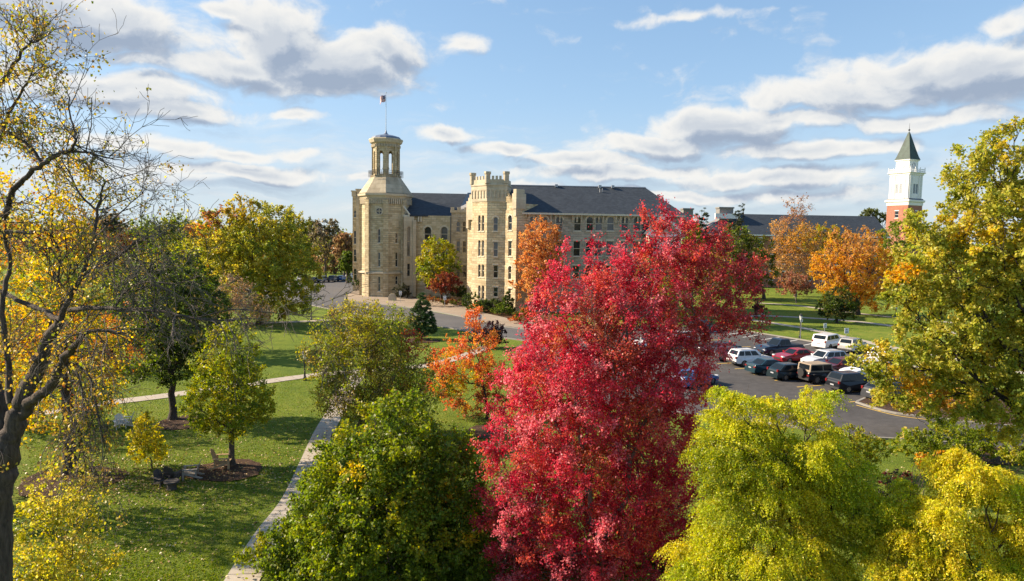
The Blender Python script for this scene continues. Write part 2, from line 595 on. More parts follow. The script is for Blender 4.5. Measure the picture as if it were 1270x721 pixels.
def lathe(bm, c, prof, n, ph=0.0, cap=True):
    rs = [ring(bm, c, max(r, .001), z, n, ph) for r, z in prof]
    for a, b in zip(rs, rs[1:]):
        for i in range(n):
            bm.faces.new((a[i], a[(i + 1) % n], b[(i + 1) % n], b[i]))
    if cap:
        bm.faces.new(list(reversed(rs[0])))
        bm.faces.new(rs[-1])


def tube(bm, p0, p1, r0, r1=None, n=8):
    p0, p1 = Vector(p0), Vector(p1)
    r1 = r0 if r1 is None else r1
    q = (p1 - p0).to_track_quat('Z', 'Y').to_matrix()
    a = [bm.verts.new(p0 + q @ Vector((r0 * math.cos(2 * math.pi * i / n), r0 * math.sin(2 * math.pi * i / n), 0))) for i in range(n)]
    b = [bm.verts.new(p1 + q @ Vector((r1 * math.cos(2 * math.pi * i / n), r1 * math.sin(2 * math.pi * i / n), 0))) for i in range(n)]
    for i in range(n):
        bm.faces.new((a[i], a[(i + 1) % n], b[(i + 1) % n], b[i]))
    bm.faces.new(list(reversed(a)))
    bm.faces.new(b)


def sheet(name, pts, z, m, kind='structure', sub=None):
    bm = bmesh.new()
    bm.faces.new([bm.verts.new((p[0], p[1], z)) for p in pts])
    bmesh.ops.triangulate(bm, faces=bm.faces)
    for f in bm.faces:
        f.normal_update()
        if f.normal.z < 0:
            f.normal_flip()
    me = bpy.data.meshes.new(name)
    bm.to_mesh(me)
    bm.free()
    o = link(name, me, m)
    o['kind'] = kind
    return o


def smooth_line(pts, n=8):
    P = [np.array(p[:2], float) for p in pts]
    P = [2 * P[0] - P[1]] + P + [2 * P[-1] - P[-2]]
    out = []
    for i in range(1, len(P) - 2):
        for k in range(n):
            t = k / n
            a, b, c, d = P[i - 1], P[i], P[i + 1], P[i + 2]
            out.append(.5 * ((2 * b) + (c - a) * t + (2 * a - 5 * b + 4 * c - d) * t * t + (3 * b - a - 3 * c + d) * t ** 3))
    out.append(P[-2])
    return out


def strip(bm, line, w0, w1, z0, z1=None):
    """ribbon along a line from side offset w0 to w1 (left positive); with z1 a solid kerb"""
    L = []
    for i, p in enumerate(line):
        a = line[max(0, i - 1)]
        b = line[min(len(line) - 1, i + 1)]
        d = (b - a) / max(1e-6, np.linalg.norm(b - a))
        nrm = np.array((-d[1], d[0]))
        L.append((p + nrm * w0, p + nrm * w1))
    rows = []
    for q0, q1 in L:
        if z1 is None:
            rows.append([bm.verts.new((*q0, z0)), bm.verts.new((*q1, z0))])
        else:
            rows.append([bm.verts.new((*q0, z0)), bm.verts.new((*q0, z1)), bm.verts.new((*q1, z1)), bm.verts.new((*q1, z0))])
    for a, b in zip(rows, rows[1:]):
        k = len(a)
        for i in range(k - 1):
            bm.faces.new((a[i], a[i + 1], b[i + 1], b[i]))


# ================================================================== SETTING
def build_ground():
    sheet('ground', [(-1500, -60), (1500, -60), (1500, 2600), (-1500, 2600)], 0.0, M['grass'])
    px = lambda L: [at(*p) for p in L]
    # driveway in front of the hall, running off to the far left car park
    road = px([(300, 352), (345, 347), (440, 347), (452, 356), (437, 362), (428, 368), (432, 374), (470, 378), (520, 384), (575, 394), (612, 404),
               (690, 414), (690, 428), (612, 418), (560, 408), (500, 399), (450, 392), (400, 382), (372, 377), (330, 372), (290, 366)])
    sheet('driveway', road, .02, M['drive'])
    walk = px([(452, 356), (470, 362), (505, 369), (540, 374), (575, 381), (596, 388), (640, 398), (690, 406), (690, 413.6), (612, 403.6),
               (575, 393.6), (520, 383.6), (470, 377.7), (432, 373.7), (429, 368), (438, 362)])
    sheet('pavement', walk, .13, M['pavement'])
    # near kerb of the driveway
    bm = bmesh.new()
    strip(bm, smooth_line(px([(690, 428), (612, 418), (560, 408), (500, 399), (450, 392), (400, 382), (372, 377), (330, 372)]), 4), -.12, .12, 0, .13)
    mesh_obj('kerb', bm, M['kerb'])['kind'] = 'structure'
    bm = bmesh.new()
    strip(bm, smooth_line(px([(428, 368), (432, 373.7), (470, 377.8), (520, 383.8), (575, 393.8), (612, 403.8), (690, 413.8)]), 4), -.1, .1, 0, .15)
    mesh_obj('kerb', bm, M['kerb'])['kind'] = 'structure'
    # parking lot
    d = np.array((math.sin(R_(70)), math.cos(R_(70))))        # along a parked car
    k = np.array((d[1], -d[0]))                               # along a row, toward the camera
    lot = [at(690, 412)[:2], at(800, 405)[:2], at(880, 405)[:2], at(945, 414.5)[:2], at(1013, 425.6)[:2], at(1062, 437)[:2], at(1120, 452)[:2], at(1200, 473)[:2],
           at(1330, 505)[:2], at(1400, 560)[:2], at(1250, 560)[:2], at(1120, 546)[:2], at(1060, 543)[:2], at(1010, 535)[:2], at(900, 520)[:2], at(760, 505)[:2], at(660, 470)[:2], at(640, 430)[:2]]
    sheet('parking_lot', lot, .02, M['asphalt'])
    bm = bmesh.new()
    strip(bm, smooth_line(px([(800, 404), (880, 404.5), (945, 414.5), (1013, 425.6), (1062, 437), (1120, 452), (1200, 473)]), 4), -.02, .18, 0, .14)
    mesh_obj('kerb', bm, M['kerb'])['kind'] = 'structure'
    bm = bmesh.new()
    strip(bm, smooth_line(px([(1180, 551), (1120, 547), (1060, 543), (1010, 535), (900, 520), (760, 505)]), 4), -.18, .02, 0, .14)
    mesh_obj('kerb', bm, M['kerb'])['kind'] = 'structure'
    # planted island beside the near end of the rows
    isl = px([(1062, 500), (1080, 506), (1112, 514), (1170, 521), (1260, 530), (1300, 520), (1230, 492), (1150, 478), (1110, 480)])
    sheet('island_bed', isl, .12, M['mulch'])
    bm = bmesh.new()
    strip(bm, smooth_line(isl + [isl[0]], 3), -.1, .12, 0, .14)
    mesh_obj('kerb', bm, M['kerb'])['kind'] = 'structure'
    # painted bay lines
    bm = bmesh.new()
    o = at(1027, 437)[:2]
    d2 = np.array((math.sin(R_(50)), math.cos(R_(50))))
    k2 = at(945, 414.5)[:2] - at(1013, 425.6)[:2]
    k2 /= np.linalg.norm(k2)
    e0 = at(1013, 425.6)[:2]
    for i in range(-5, 6):
        c = e0 + k2 * (2.75 * i)
        strip(bm, [c - d2 * .3, c - d2 * 5.3], -.10, .10, .032)
    mesh_obj('bay_markings', bm, M['paint_w'])['kind'] = 'structure'
    bm = bmesh.new()
    for i in range(-6, 7):
        c = ROW0 + k * (2.85 * (i + .5))
        strip(bm, [c - d * 3.0, c + d * 8.2], -.09, .09, .032)
    strip(bm, smooth_line(px([(1062, 503), (1080, 508), (1112, 516), (1150, 521)]), 4), -.08, .08, .032)
    strip(bm, [at(1123, 530)[:2], at(1118, 545)[:2]], -.1, .1, .032)
    mesh_obj('bay_markings', bm, M['paint_y'])['kind'] = 'structure'

    def path(pts, w, z=.03, name='footpath'):
        bm = bmesh.new()
        ln = smooth_line(px(pts), 8)
        strip(bm, ln, -w / 2, w / 2, z)
        mesh_obj(name, bm, M['path'])['kind'] = 'structure'
        bm = bmesh.new()
        acc_, last = 0.0, ln[0]
        for a_, b_ in zip(ln, ln[1:]):
            L_ = np.linalg.norm(b_ - a_)
            d_ = (b_ - a_) / max(L_, 1e-6)
            t_ = 1.5 - acc_
            while t_ < L_:
                q_ = a_ + d_ * t_
                strip(bm, [q_ - d_ * .012, q_ + d_ * .012], -w / 2, w / 2, z + .004)
                t_ += 1.5
            acc_ = (acc_ + L_) % 1.5
        mesh_obj('path_joints', bm, M['joint'])['kind'] = 'structure'
    path(PATH1, 1.3)
    path([(-60, 520), (40, 514), (110, 503), (200, 492), (300, 478), (380, 467), (440, 461), (520, 455), (575, 442), (605, 430)], 1.6, .038)
    path([(300, 402), (352, 400), (412, 397), (440, 393)], 1.7, .03)
    path([(930, 397), (945, 399), (1000, 408), (1060, 421), (1100, 430), (1200, 449), (1330, 475)], 1.6)
    path([(920, 393), (945, 392), (1000, 394.5), (1060, 399), (1110, 405), (1220, 418), (1350, 440)], 1.9, .038)
    path([(940, 376), (985, 379), (1040, 386), (1110, 394), (1200, 402)], 1.6)
    # mulch rings round the lawn trees and beds by the hall
    def disc(px_, py_, rx, ry, m=M['mulch'], z=.05, name='mulch_bed'):
        c = at(px_, py_)
        a = at(px_ + rx, py_)
        r1 = a[0] - c[0]
        r2 = (at(px_, py_ - ry)[1] - at(px_, py_ + ry)[1]) / 2
        rnd = random.Random(int(px_ * 7 + py_))
        pts = []
        for i in range(40):
            t = 2 * math.pi * i / 40
            q = 1 + .08 * math.sin(3 * t + px_) + rnd.uniform(-.05, .05)
            pts.append((c[0] + r1 * q * math.cos(t), c[1] + r2 * q * math.sin(t)))
        sheet(name, pts, z, m)
    disc(280, 584, 45, 14)
    disc(88, 597, 60, 20)
    disc(228, 525, 35, 9)
    disc(1235, 566, 50, 12)
    disc(523, 423, 22, 3)
    disc(440, 541, 30, 9)
    disc(604, 536, 24, 8)
    sheet('planted_bed', px([(500, 366), (520, 364), (560, 366), (584, 372), (588, 380), (575, 380.6), (545, 374), (505, 368.6)]), .16, M['bed'])
    sheet('planted_bed', px([(575, 381), (584, 372), (600, 378), (650, 388), (690, 392), (690, 405.6), (640, 397.6), (596, 387.6)]), .16, M['bed'])


ROW0 = at(930, 453)[:2]
PATH1 = [(262, 800), (300, 721), (335, 662), (366, 619), (386, 574), (402, 536), (419, 506), (434, 478), (455, 456)]

# ================================================================== FOLIAGE
def unit(v):
    return v / np.maximum(1e-9, np.linalg.norm(v, axis=-1, keepdims=True))


def leaf_faces(rs, pos, size, up=.55, droop=.25, elong=.62, outward=None):
    """kite leaves around the given positions -> verts, quads"""
    n = len(pos)
    nr = rs.normal(size=(n, 3))
    nr = unit(nr)
    nr[:, 2] = nr[:, 2] * (1 - up * .4) + up
    if outward is not None:
        nr += outward * .35
    nr = unit(nr)
    t = unit(rs.normal(size=(n, 3)))
    t[:, 2] -= droop * 2
    t = unit(t - nr * np.sum(t * nr, 1, keepdims=True))
    b = np.cross(nr, t)
    s = size * rs.uniform(.65, 1.3, (n, 1))
    fold = nr * s * .12
    v = np.empty((n, 4, 3), np.float32)
    v[:, 0] = pos - t * s * .5
    v[:, 1] = pos + b * s * elong * .5 + fold
    v[:, 2] = pos + t * s * .5
    v[:, 3] = pos - b * s * elong * .5 + fold
    return v.reshape(-1, 3), np.arange(n * 4).reshape(-1, 4)


def tubes_mesh(chains, thick=6):
    """chains: list of (pts (k,3), radii (k,)) -> verts, quads"""
    V, Fq, base = [], [], 0
    for pts, rad in chains:
        k = len(pts)
        r0 = rad[0]
        n = 9 if r0 > .18 else 6 if r0 > .05 else 4 if r0 > .018 else 3
        tan = np.gradient(pts, axis=0)
        tan = unit(tan)
        ref = np.array((.31, .93, .17)) if abs(tan[0, 2]) > .6 else np.array((.1, .2, .97))
        a = unit(np.cross(tan, ref))
        b = np.cross(tan, a)
        ang = np.arange(n) * 2 * math.pi / n
        cs, sn = np.cos(ang), np.sin(ang)
        v = pts[:, None, :] + rad[:, None, None] * (a[:, None, :] * cs[None, :, None] + b[:, None, :] * sn[None, :, None])
        V.append(v.reshape(-1, 3))
        i = np.arange(k - 1)[:, None] * n
        j = np.arange(n)[None, :]
        j2 = (j + 1) % n
        q = np.stack((i + j, i + j2, i + n + j2, i + n + j), -1).reshape(-1, 4) + base
        Fq.append(q)
        base += k * n
    return np.concatenate(V), np.concatenate(Fq)


def hermite(p0, d0, p1, d1, k):
    t = np.linspace(0, 1, k)[:, None]
    L = np.linalg.norm(p1 - p0)
    m0, m1 = d0 * L, d1 * L
    return (2 * t ** 3 - 3 * t ** 2 + 1) * p0 + (t ** 3 - 2 * t ** 2 + t) * m0 + (-2 * t ** 3 + 3 * t ** 2) * p1 + (t ** 3 - t ** 2) * m1


def split(rs, P, k):
    c = P[rs.choice(len(P), k, replace=False)].copy()
    for _ in range(5):
        a = np.argmin(((P[:, None] - c[None]) ** 2).sum(-1), 1)
        for j in range(k):
            if np.any(a == j):
                c[j] = P[a == j].mean(0)
    return [np.where(a == j)[0] for j in range(k) if np.any(a == j)]


def skeleton(rs, base, fork, P, r_trunk, r_tip, wob=.12, f=(.34, .5), first=5, lean=None):
    """branches that run from the trunk through forks to every clump centre"""
    chains, tips = [], []
    up = np.array((0, 0, 1.0))
    n_all = len(P)
    rad = lambda n: max(r_tip, r_trunk * .82 * (n / n_all) ** .52)
    k = 6
    tr = hermite(base, up, fork, unit(fork - base + np.array((rs.normal() * .2, rs.normal() * .2, .5))), k)
    tr[1:-1] += rs.normal(size=(k - 2, 3)) * r_trunk * .22 * np.array((1, 1, 0))
    rr = np.linspace(r_trunk, r_trunk * .82, k)
    rr[0] *= 1.45
    rr[1] *= 1.08
    chains.append((tr, rr))

    def go(p, d, idx, lev):
        n = len(idx)
        if n == 1:
            q = P[idx[0]]
            d1 = unit(q - p + up * .2 * np.linalg.norm(q - p))
            c = hermite(p, d * .8, q, d1 * .8, 4)
            c[1:-1] += rs.normal(size=(2, 3)) * .05 * np.linalg.norm(q - p)
            chains.append((c, np.linspace(r_tip * 1.15, r_tip * .5, 4)))
            tips.append((idx[0], d1))
            return
        kk = min(n, first if lev == 0 else (3 if (n > 6 and rs.random() < .35) else 2))
        for g in split(rs, P[idx], kk):
            sub = idx[g]
            if len(sub) == 1:
                go(p, d, sub, lev + 1)
                continue
            c = P[sub].mean(0)
            ff = rs.uniform(*f)
            q = p + (c - p) * ff
            L = np.linalg.norm(q - p)
            q = q + rs.normal(size=3) * wob * L
            d1 = unit((c - p) / max(1e-6, np.linalg.norm(c - p)) + rs.normal(size=3) * .25 + up * .15)
            m = 5 if L > .8 else 4
            cc = hermite(p, d * .7, q, d1 * .7, m)
            cc[1:-1] += rs.normal(size=(m - 2, 3)) * wob * .35 * L
            chains.append((cc, np.linspace(rad(len(sub)) * 1.05, rad(len(sub)) * .85, m)))
            go(q, d1, sub, lev + 1)
    go(fork, unit(tr[-1] - tr[-2]), np.arange(n_all), 0)
    return chains, tips


def crown_points(rs, ells, n, shell=2.0):
    vol = np.array([e[1][0] * e[1][1] * e[1][2] for e in ells]) ** .85
    m = n * 7
    ei = rs.choice(len(ells), m, p=vol / vol.sum())
    u = unit(rs.normal(size=(m, 3)))
    r = rs.random(m) ** (1 / (3.0 * shell / 1.5))
    c = np.array([e[0] for e in ells])[ei]
    R = np.array([e[1] for e in ells])[ei]
    p = c + u * r[:, None] * R
    p = p[p[:, 2] > .5]
    keep = [p[0]]
    tot = sum(4.19 * e[1][0] * e[1][1] * e[1][2] for e in ells) * .7
    dmin = (tot / n) ** (1 / 3) * .62
    arr = np.empty((n, 3))
    arr[0] = p[0]
    cnt = 1
    for q in p[1:]:
        if cnt >= n:
            break
        if np.min(((arr[:cnt] - q) ** 2).sum(1)) > dmin * dmin:
            arr[cnt] = q
            cnt += 1
    return arr[:cnt]


SEED = [11]


def px_ells(Y, spec, depth=.9):
    out = []
    for e in spec:
        cx, cy, rx, ry = e[:4]
        dy = e[4] if len(e) > 4 else 0.0
        c = W(cx, cy, Y + dy)
        s = (Y + dy) / F
        rx_, rz_ = rx * s, ry * s
        out.append((c, np.array((rx_, (rx_ * .6 + rz_ * .4) * depth, rz_))))
    return out


def tree(name, label, cat, Y, bx, spec, palette, clumps=160, leaves=9000, leaf=.12, trunk=.25, tip=.015, fork_h=None, bark='bark',
         group=None, spread=1.0, twigs=2, patches=(), style='broad', first=5, jit=.22, shell=2.0, depth=.9, up=.42, droop=.25, keep=1.0, stretch=1.0, low=None):
    SEED[0] += 1
    rs = np.random.RandomState(SEED[0])
    bp = W(bx, 400, Y)
    base = np.array((bp[0], bp[1], 0.0))
    ells = px_ells(Y, spec, depth)
    P = crown_points(rs, ells, clumps, shell)
    zmin = P[:, 2].min()
    zmax = P[:, 2].max()
    ctr = P.mean(0)
    fh = fork_h if fork_h is not None else max(.8, zmin * .9 + .1 * zmax)
    fork = np.array((base[0] * .8 + ctr[0] * .2, base[1] * .8 + ctr[1] * .2, fh))
    chains, tips = skeleton(rs, base, fork, P, trunk, tip, first=first)
    root = thing(name, label, cat, tuple(base), 0, group)
    tot = sum(4.19 * e[1][0] * e[1][1] * e[1][2] for e in ells) * .7
    rc = (tot / len(P)) ** (1 / 3) * .52 * spread
    tipdir = np.zeros((len(P), 3))
    for i, d in tips:
        tipdir[i] = d
    # twigs inside the clumps
    csize = rs.uniform(.65, 1.3, len(P))
    tw_pts = []
    for i in range(len(P)):
        for _ in range(twigs):
            d = unit(rs.normal(size=3) + tipdir[i] * .8 + np.array((0, 0, .2)))
            L = rc * rs.uniform(.7, 1.5)
            e = P[i] + d * L
            mid = P[i] + d * L * .5 + rs.normal(size=3) * L * .1
            chains.append((np.array((P[i], mid, e)), np.array((tip * .55, tip * .42, tip * .2))))
            tw_pts.append((i, P[i], e))
    v, q = tubes_mesh(chains)
    np_mesh('trunk', v, q, M[bark], root, smooth_=True)
    # leaves
    n = leaves
    w = csize ** 2
    if keep < 1:
        w = w * (rs.random(len(P)) < keep)
    ci = rs.choice(len(P), n, p=w / w.sum())
    if style == 'frond':
        # drooping compound leaves: short arcs of leaflets
        nf = n // 13
        fi = rs.choice(len(P), nf, p=w / w.sum())
        hz = unit((P - ctr) * np.array((1, 1, .25)) + rs.normal(size=P.shape) * .25)
        ax = unit(hz + tipdir * .4 + np.array((0, 0, .1)))
        sd = unit(np.cross(ax, np.array((0, 0, 1.0))))
        al = rs.uniform(-.9, 1.25, (nf, 1))
        la = rs.normal(size=(nf, 1)) * .42 * (1.25 - .45 * al)
        cs_ = csize[fi][:, None] * rc
        o = P[fi] + ax[fi] * al * cs_ + sd[fi] * la * cs_ + np.array((0, 0, 1.0)) * cs_ * (rs.normal(size=(nf, 1)) * .12 - .30 * np.maximum(al, 0) ** 2)
        out = unit(ax[fi] * .8 + sd[fi] * np.sign(la) * .7 + rs.normal(size=(nf, 3)) * .35)
        out[:, 2] *= .4
        out = unit(out)
        L = rs.uniform(.3, .6, (nf, 1)) * (leaf / .07)
        s = np.linspace(.05, 1, 13)
        pos = (o[:, None] + out[:, None] * (L * s)[:, :, None] + np.array((0, 0, -1.0)) * ((L * s) ** 2 * .85 / (L)) [:, :, None])
        pos = pos + rs.normal(size=pos.shape) * leaf * .20
        pos = pos.reshape(-1, 3)
        ci = np.repeat(fi, 13)
        fshade = np.repeat(rs.uniform(.72, 1.3, nf), 13)
        n = len(pos)
        lv, lq = leaf_faces(rs, pos, leaf, .5, .5, .5)
    elif style == 'conifer':
        pos = P[ci] + rs.normal(size=(n, 3)) * rc * .45 * csize[ci][:, None] * np.array((1, 1, .5))
        lv, lq = leaf_faces(rs, pos, leaf, .2, .1, .22)
    else:
        tw = np.array([t[1] for t in tw_pts]) if tw_pts else P
        te = np.array([t[2] for t in tw_pts]) if tw_pts else P
        ti = np.array([t[0] for t in tw_pts]) if tw_pts else np.arange(len(P))
        g = rs.normal(size=(n, 3))
        g = g * .40
        st = np.ones(3)
        pos = P[ci] + g * rc * csize[ci][:, None]
        if stretch != 1.0:
            pos = pos + tipdir[ci] * (rs.uniform(-.8, 1.2, n) * rc * (stretch - 1))[:, None]
        if len(tw_pts):                   # half of the leaves sit along the twigs
            h = rs.random(n) < .55
            k = rs.choice(len(tw), n, p=(w[ti] / w[ti].sum()))
            pt = tw[k] + (te[k] - tw[k]) * rs.uniform(.25, 1.1, (n, 1)) + rs.normal(size=(n, 3)) * rc * .13
            pos[h] = pt[h]
            ci = np.where(h, ti[k], ci)
        ok = pos[:, 2] > .15
        pos, ci = pos[ok], ci[ok]
        n = len(pos)
        lv, lq = leaf_faces(rs, pos, leaf, up, droop, .68, unit(pos - ctr))
    cols = np.array([c for c, _ in palette])
    pw = np.array([x for _, x in palette], float)
    cc = cols[rs.choice(len(cols), len(P), p=pw / pw.sum())]
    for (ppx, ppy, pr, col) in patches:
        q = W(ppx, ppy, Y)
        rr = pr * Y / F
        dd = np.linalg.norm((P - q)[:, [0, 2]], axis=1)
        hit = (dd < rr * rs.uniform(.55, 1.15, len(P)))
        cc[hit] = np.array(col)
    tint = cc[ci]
    # single leaves stray to another colour of the same tree
    stray = rs.random(n) < .22
    tint[stray] = cols[rs.choice(len(cols), stray.sum(), p=pw / pw.sum())]
    tint = tint * rs.uniform(1 - jit * 1.4, 1 + jit * 1.4, (n, 1)) * rs.uniform(1 - jit * .5, 1 + jit * .5, (n, 3))
    if style == 'frond':
        tint = tint * fshade[:, None]
    np_mesh('crown', lv, lq, M['needle' if style == 'conifer' else 'leaf'], root, tint=np.clip(tint, 0.002, .9))
    return root


# palettes (base colours of the leaves themselves)
G_DEEP = (.095, .138, .016)
G_MID = (.150, .200, .018)
G_LIGHT = (.245, .285, .022)
YG = (.34, .32, .022)
YEL = (.60, .44, .025)
YEL2 = (.62, .34, .02)
ORA = (.55, .20, .03)
ORA2 = (.42, .10, .03)
RUST = (.30, .115, .04)
RED = (.56, .065, .10)
RED2 = (.36, .030, .052)
PINK = (.66, .18, .215)
MAR = (.13, .022, .022)
TAN = (.32, .19, .10)
GREY = (.20, .17, .13)


def build_trees():
    # ---- the big trees close to the camera
    tree('maple_tree', 'large brilliant crimson red maple filling the middle of the view', 'tree', 23.6, 757,
         [(714, 490, 80, 130), (765, 455, 78, 135), (805, 365, 38, 66), (832, 325, 16, 40), (804, 300, 22, 40), (830, 300, 22, 36), (760, 350, 22, 40), (812, 278, 12, 28), (846, 310, 14, 40), (650, 690, 42, 56), (720, 720, 60, 30), (835, 600, 40, 70), (840, 660, 34, 50), (618, 620, 28, 66), (785, 350, 26, 46), (730, 390, 40, 50), (700, 400, 40, 62), (692, 335, 11, 36), (736, 335, 12, 34), (775, 322, 12, 28), (664, 455, 34, 62),
          (885, 355, 46, 56), (905, 395, 42, 42), (645, 570, 48, 90), (730, 610, 105, 85), (820, 480, 55, 110), (790, 620, 66, 75), (860, 430, 38, 40), (655, 650, 55, 75), (905, 300, 14, 30), (882, 300, 14, 30), (860, 320, 26, 40), (672, 385, 12, 28),
          (920, 355, 22, 40), (870, 325, 30, 34), (700, 675, 95, 48), (800, 680, 66, 42), (690, 712, 80, 34), (790, 712, 66, 34), (640, 500, 28, 60), (850, 300, 9, 24)],
         [(RED, 5), (RED2, 2.5), (PINK, 2.2), ((.56, .11, .08), 2.4)], clumps=860, leaves=215000, leaf=.086, trunk=.30, tip=.014, fork_h=1.0, bark='bark_grey',
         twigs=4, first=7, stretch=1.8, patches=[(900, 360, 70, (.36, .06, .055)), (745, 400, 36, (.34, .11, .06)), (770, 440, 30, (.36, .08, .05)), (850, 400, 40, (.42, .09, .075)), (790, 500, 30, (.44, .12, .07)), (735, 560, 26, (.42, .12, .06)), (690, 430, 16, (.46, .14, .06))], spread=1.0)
    tree('maple_tree', 'glossy green maple with scattered yellow leaves, left of the crimson maple at the bottom', 'tree', 25.0, 470,
         [(470, 640, 105, 115), (490, 560, 62, 60), (440, 590, 50, 52), (545, 605, 54, 72), (400, 670, 44, 58), (530, 690, 85, 75), (450, 720, 120, 66), (500, 518, 24, 24), (348, 704, 44, 40), (335, 735, 46, 36), (400, 735, 70, 40), (372, 668, 36, 34), (590, 690, 38, 56), (560, 725, 70, 40), (575, 640, 34, 40), (560, 560, 22, 26), (432, 545, 18, 20)],
         [((.12, .17, .018), 3), ((.17, .225, .02), 5), (G_LIGHT, 4), (YG, 1)], clumps=640, leaves=125000, leaf=.120, trunk=.2, tip=.012, fork_h=1.4, twigs=4,
         patches=[(452, 560, 11, YEL), (480, 545, 8, YEL), (560, 610, 9, YEL), (395, 670, 7, YEL2), (580, 650, 9, YEL), (455, 650, 7, YEL), (430, 570, 12, YG), (530, 640, 12, YG), (500, 600, 12, YG)], shell=2.4)
    loc = [((.45, .46, .030), 4), ((.50, .48, .035), 4), ((.56, .49, .04), 1.5), ((.34, .39, .03), 3)]
    tree('honey_locust_tree', 'feathery yellow-green locust tree standing directly right of the crimson maple', 'tree', 18.5, 985,
         [(950, 525, 62, 30), (1012, 518, 24, 24), (960, 550, 80, 34), (912, 530, 38, 30), (995, 510, 42, 26), (915, 505, 34, 20), (1075, 640, 40, 30), (1060, 690, 44, 40), (912, 560, 40, 36), (985, 560, 56, 28), (945, 590, 62, 34), (1015, 615, 62, 34), (918, 635, 44, 40), (960, 655, 100, 40), (1045, 655, 46, 36), (950, 705, 110, 46), (1030, 580, 44, 26), (908, 692, 36, 44)],
         loc, clumps=150, leaves=230000, leaf=.068, trunk=.2, tip=.012, fork_h=2.0, style='frond', bark='bark', twigs=3, shell=2.3, spread=.90, depth=.95, patches=[(905, 575, 50, G_LIGHT), (930, 620, 40, (.30, .34, .03)), (1000, 640, 50, (.54, .48, .035))])
    tree('honey_locust_tree', 'golden feathery locust tree cut off by the bottom right edge', 'tree', 17.0, 1225,
         [(1200, 590, 44, 24), (1250, 605, 46, 28), (1140, 640, 34, 26), (1125, 700, 36, 36), (1170, 625, 50, 28), (1225, 640, 60, 34), (1150, 670, 40, 34), (1275, 660, 50, 50), (1200, 690, 80, 36), (1160, 715, 50, 36), (1265, 715, 60, 40)],
         [((.58, .50, .035), 4), ((.52, .48, .035), 4), ((.43, .45, .03), 3)], clumps=92, leaves=150000, leaf=.068, trunk=.18, tip=.012, fork_h=2.0, style='frond', twigs=3, shell=3.2, spread=.82, depth=.95)
    tree('oak_tree', 'tall yellow-green oak reaching above the steeple on the right edge', 'tree', 35, 1318,
         [(1235, 290, 72, 80), (1170, 330, 58, 55), (1250, 185, 38, 30), (1140, 290, 24, 26), (1210, 230, 38, 34), (1180, 400, 60, 50), (1250, 400, 62, 70), (1125, 355, 26, 30), (1220, 470, 70, 50), (1150, 455, 50, 36),
          (1100, 455, 36, 24), (1082, 442, 24, 20), (1115, 482, 30, 20), (1130, 425, 30, 24), (1105, 478, 26, 16), (1290, 300, 60, 110), (1290, 440, 50, 90), (1245, 500, 50, 30), (1270, 530, 40, 22), (1165, 500, 48, 20), (1190, 185, 10, 6), (1225, 200, 20, 14)],
         [((.37, .37, .05), 5), ((.44, .41, .065), 5), ((.27, .30, .04), 2.5), ((.52, .42, .05), 2)], clumps=600, leaves=125000, leaf=.16, trunk=.42, tip=.02, fork_h=3.0, bark='bark_dark', twigs=3,
         patches=[(1165, 492, 14, (.55, .30, .05)), (1120, 340, 10, ORA), (1190, 290, 22, YEL), (1120, 340, 14, YEL2), (1125, 470, 14, YEL2)], shell=2.2)

    # ---- left lawn
    tree('aspen_tree', 'tall thin-leaved yellow tree in the ring of mulch beside the gnarled oak', 'tree', 35.5, 82,
         [(85, 470, 62, 70), (60, 400, 55, 60), (110, 420, 45, 60), (75, 320, 50, 60), (50, 260, 45, 50), (95, 250, 38, 45), (30, 500, 40, 60), (60, 180, 34, 40)],
         [(YEL, 5), (YEL2, 2.5), (YG, 2.5), (RUST, .6)], clumps=230, leaves=9500, leaf=.17, trunk=.30, tip=.016, fork_h=4.6, bark='bark_dark', twigs=5, spread=1.25, droop=.5)
    tree('young_tree', 'yellow sapling spilling into the bottom left corner under the gnarled oak', 'tree', 19.5, 75,
         [(70, 660, 52, 50), (45, 700, 50, 40), (105, 700, 40, 40), (75, 610, 34, 36)],
         [((.50, .43, .05), 5), (YG, 3), ((.54, .46, .10), 2)], clumps=120, leaves=6500, leaf=.10, trunk=.06, tip=.008, fork_h=.9, twigs=4, spread=1.2, droop=.4)
    tree('young_tree', 'small slim yellow sapling on the lawn by the dark garden chairs', 'tree', 36.3, 184,
         [(183, 560, 22, 24), (180, 535, 18, 22), (188, 578, 17, 12)], [((.56, .48, .04), 5), (YG, 2)], clumps=70, leaves=2300, leaf=.15, trunk=.04, tip=.008, fork_h=.5, twigs=3, spread=1.15, droop=.4)
    tree('lawn_tree', 'small light green tree with a straight trunk in the round mulch bed', 'tree', 37.0, 285,
         [(283, 490, 52, 55), (283, 440, 36, 36), (255, 500, 30, 36), (312, 500, 28, 34), (283, 415, 16, 18)],
         [(G_LIGHT, 4), (YG, 4), (G_MID, 2)], clumps=220, leaves=24000, leaf=.125, trunk=.17, tip=.01, fork_h=2.0, bark='bark', twigs=4, shell=2.0)
    tree('shade_tree', 'dark green rounded tree behind the mulch bed on the left lawn', 'tree', 46.0, 211,
         [(212, 400, 62, 70), (185, 370, 42, 46), (240, 390, 45, 55), (215, 345, 36, 34), (205, 450, 45, 30)],
         [(G_DEEP, 4), ((.035, .05, .01), 3), (G_MID, 1.5)], clumps=260, leaves=36000, leaf=.16, trunk=.24, tip=.015, fork_h=3.0, bark='bark_dark', twigs=2)
    tree('maple_tree', 'orange and yellow maple seen through the branches at the left', 'tree', 62, 140,
         [(140, 430, 56, 44), (165, 405, 30, 30), (110, 440, 35, 36), (150, 460, 30, 24), (60, 420, 40, 40)],
         [(ORA, 4), (YEL2, 3), (RUST, 2)], clumps=170, leaves=9500, leaf=.21, trunk=.22, tip=.018, fork_h=2.5, bark='bark_dark')
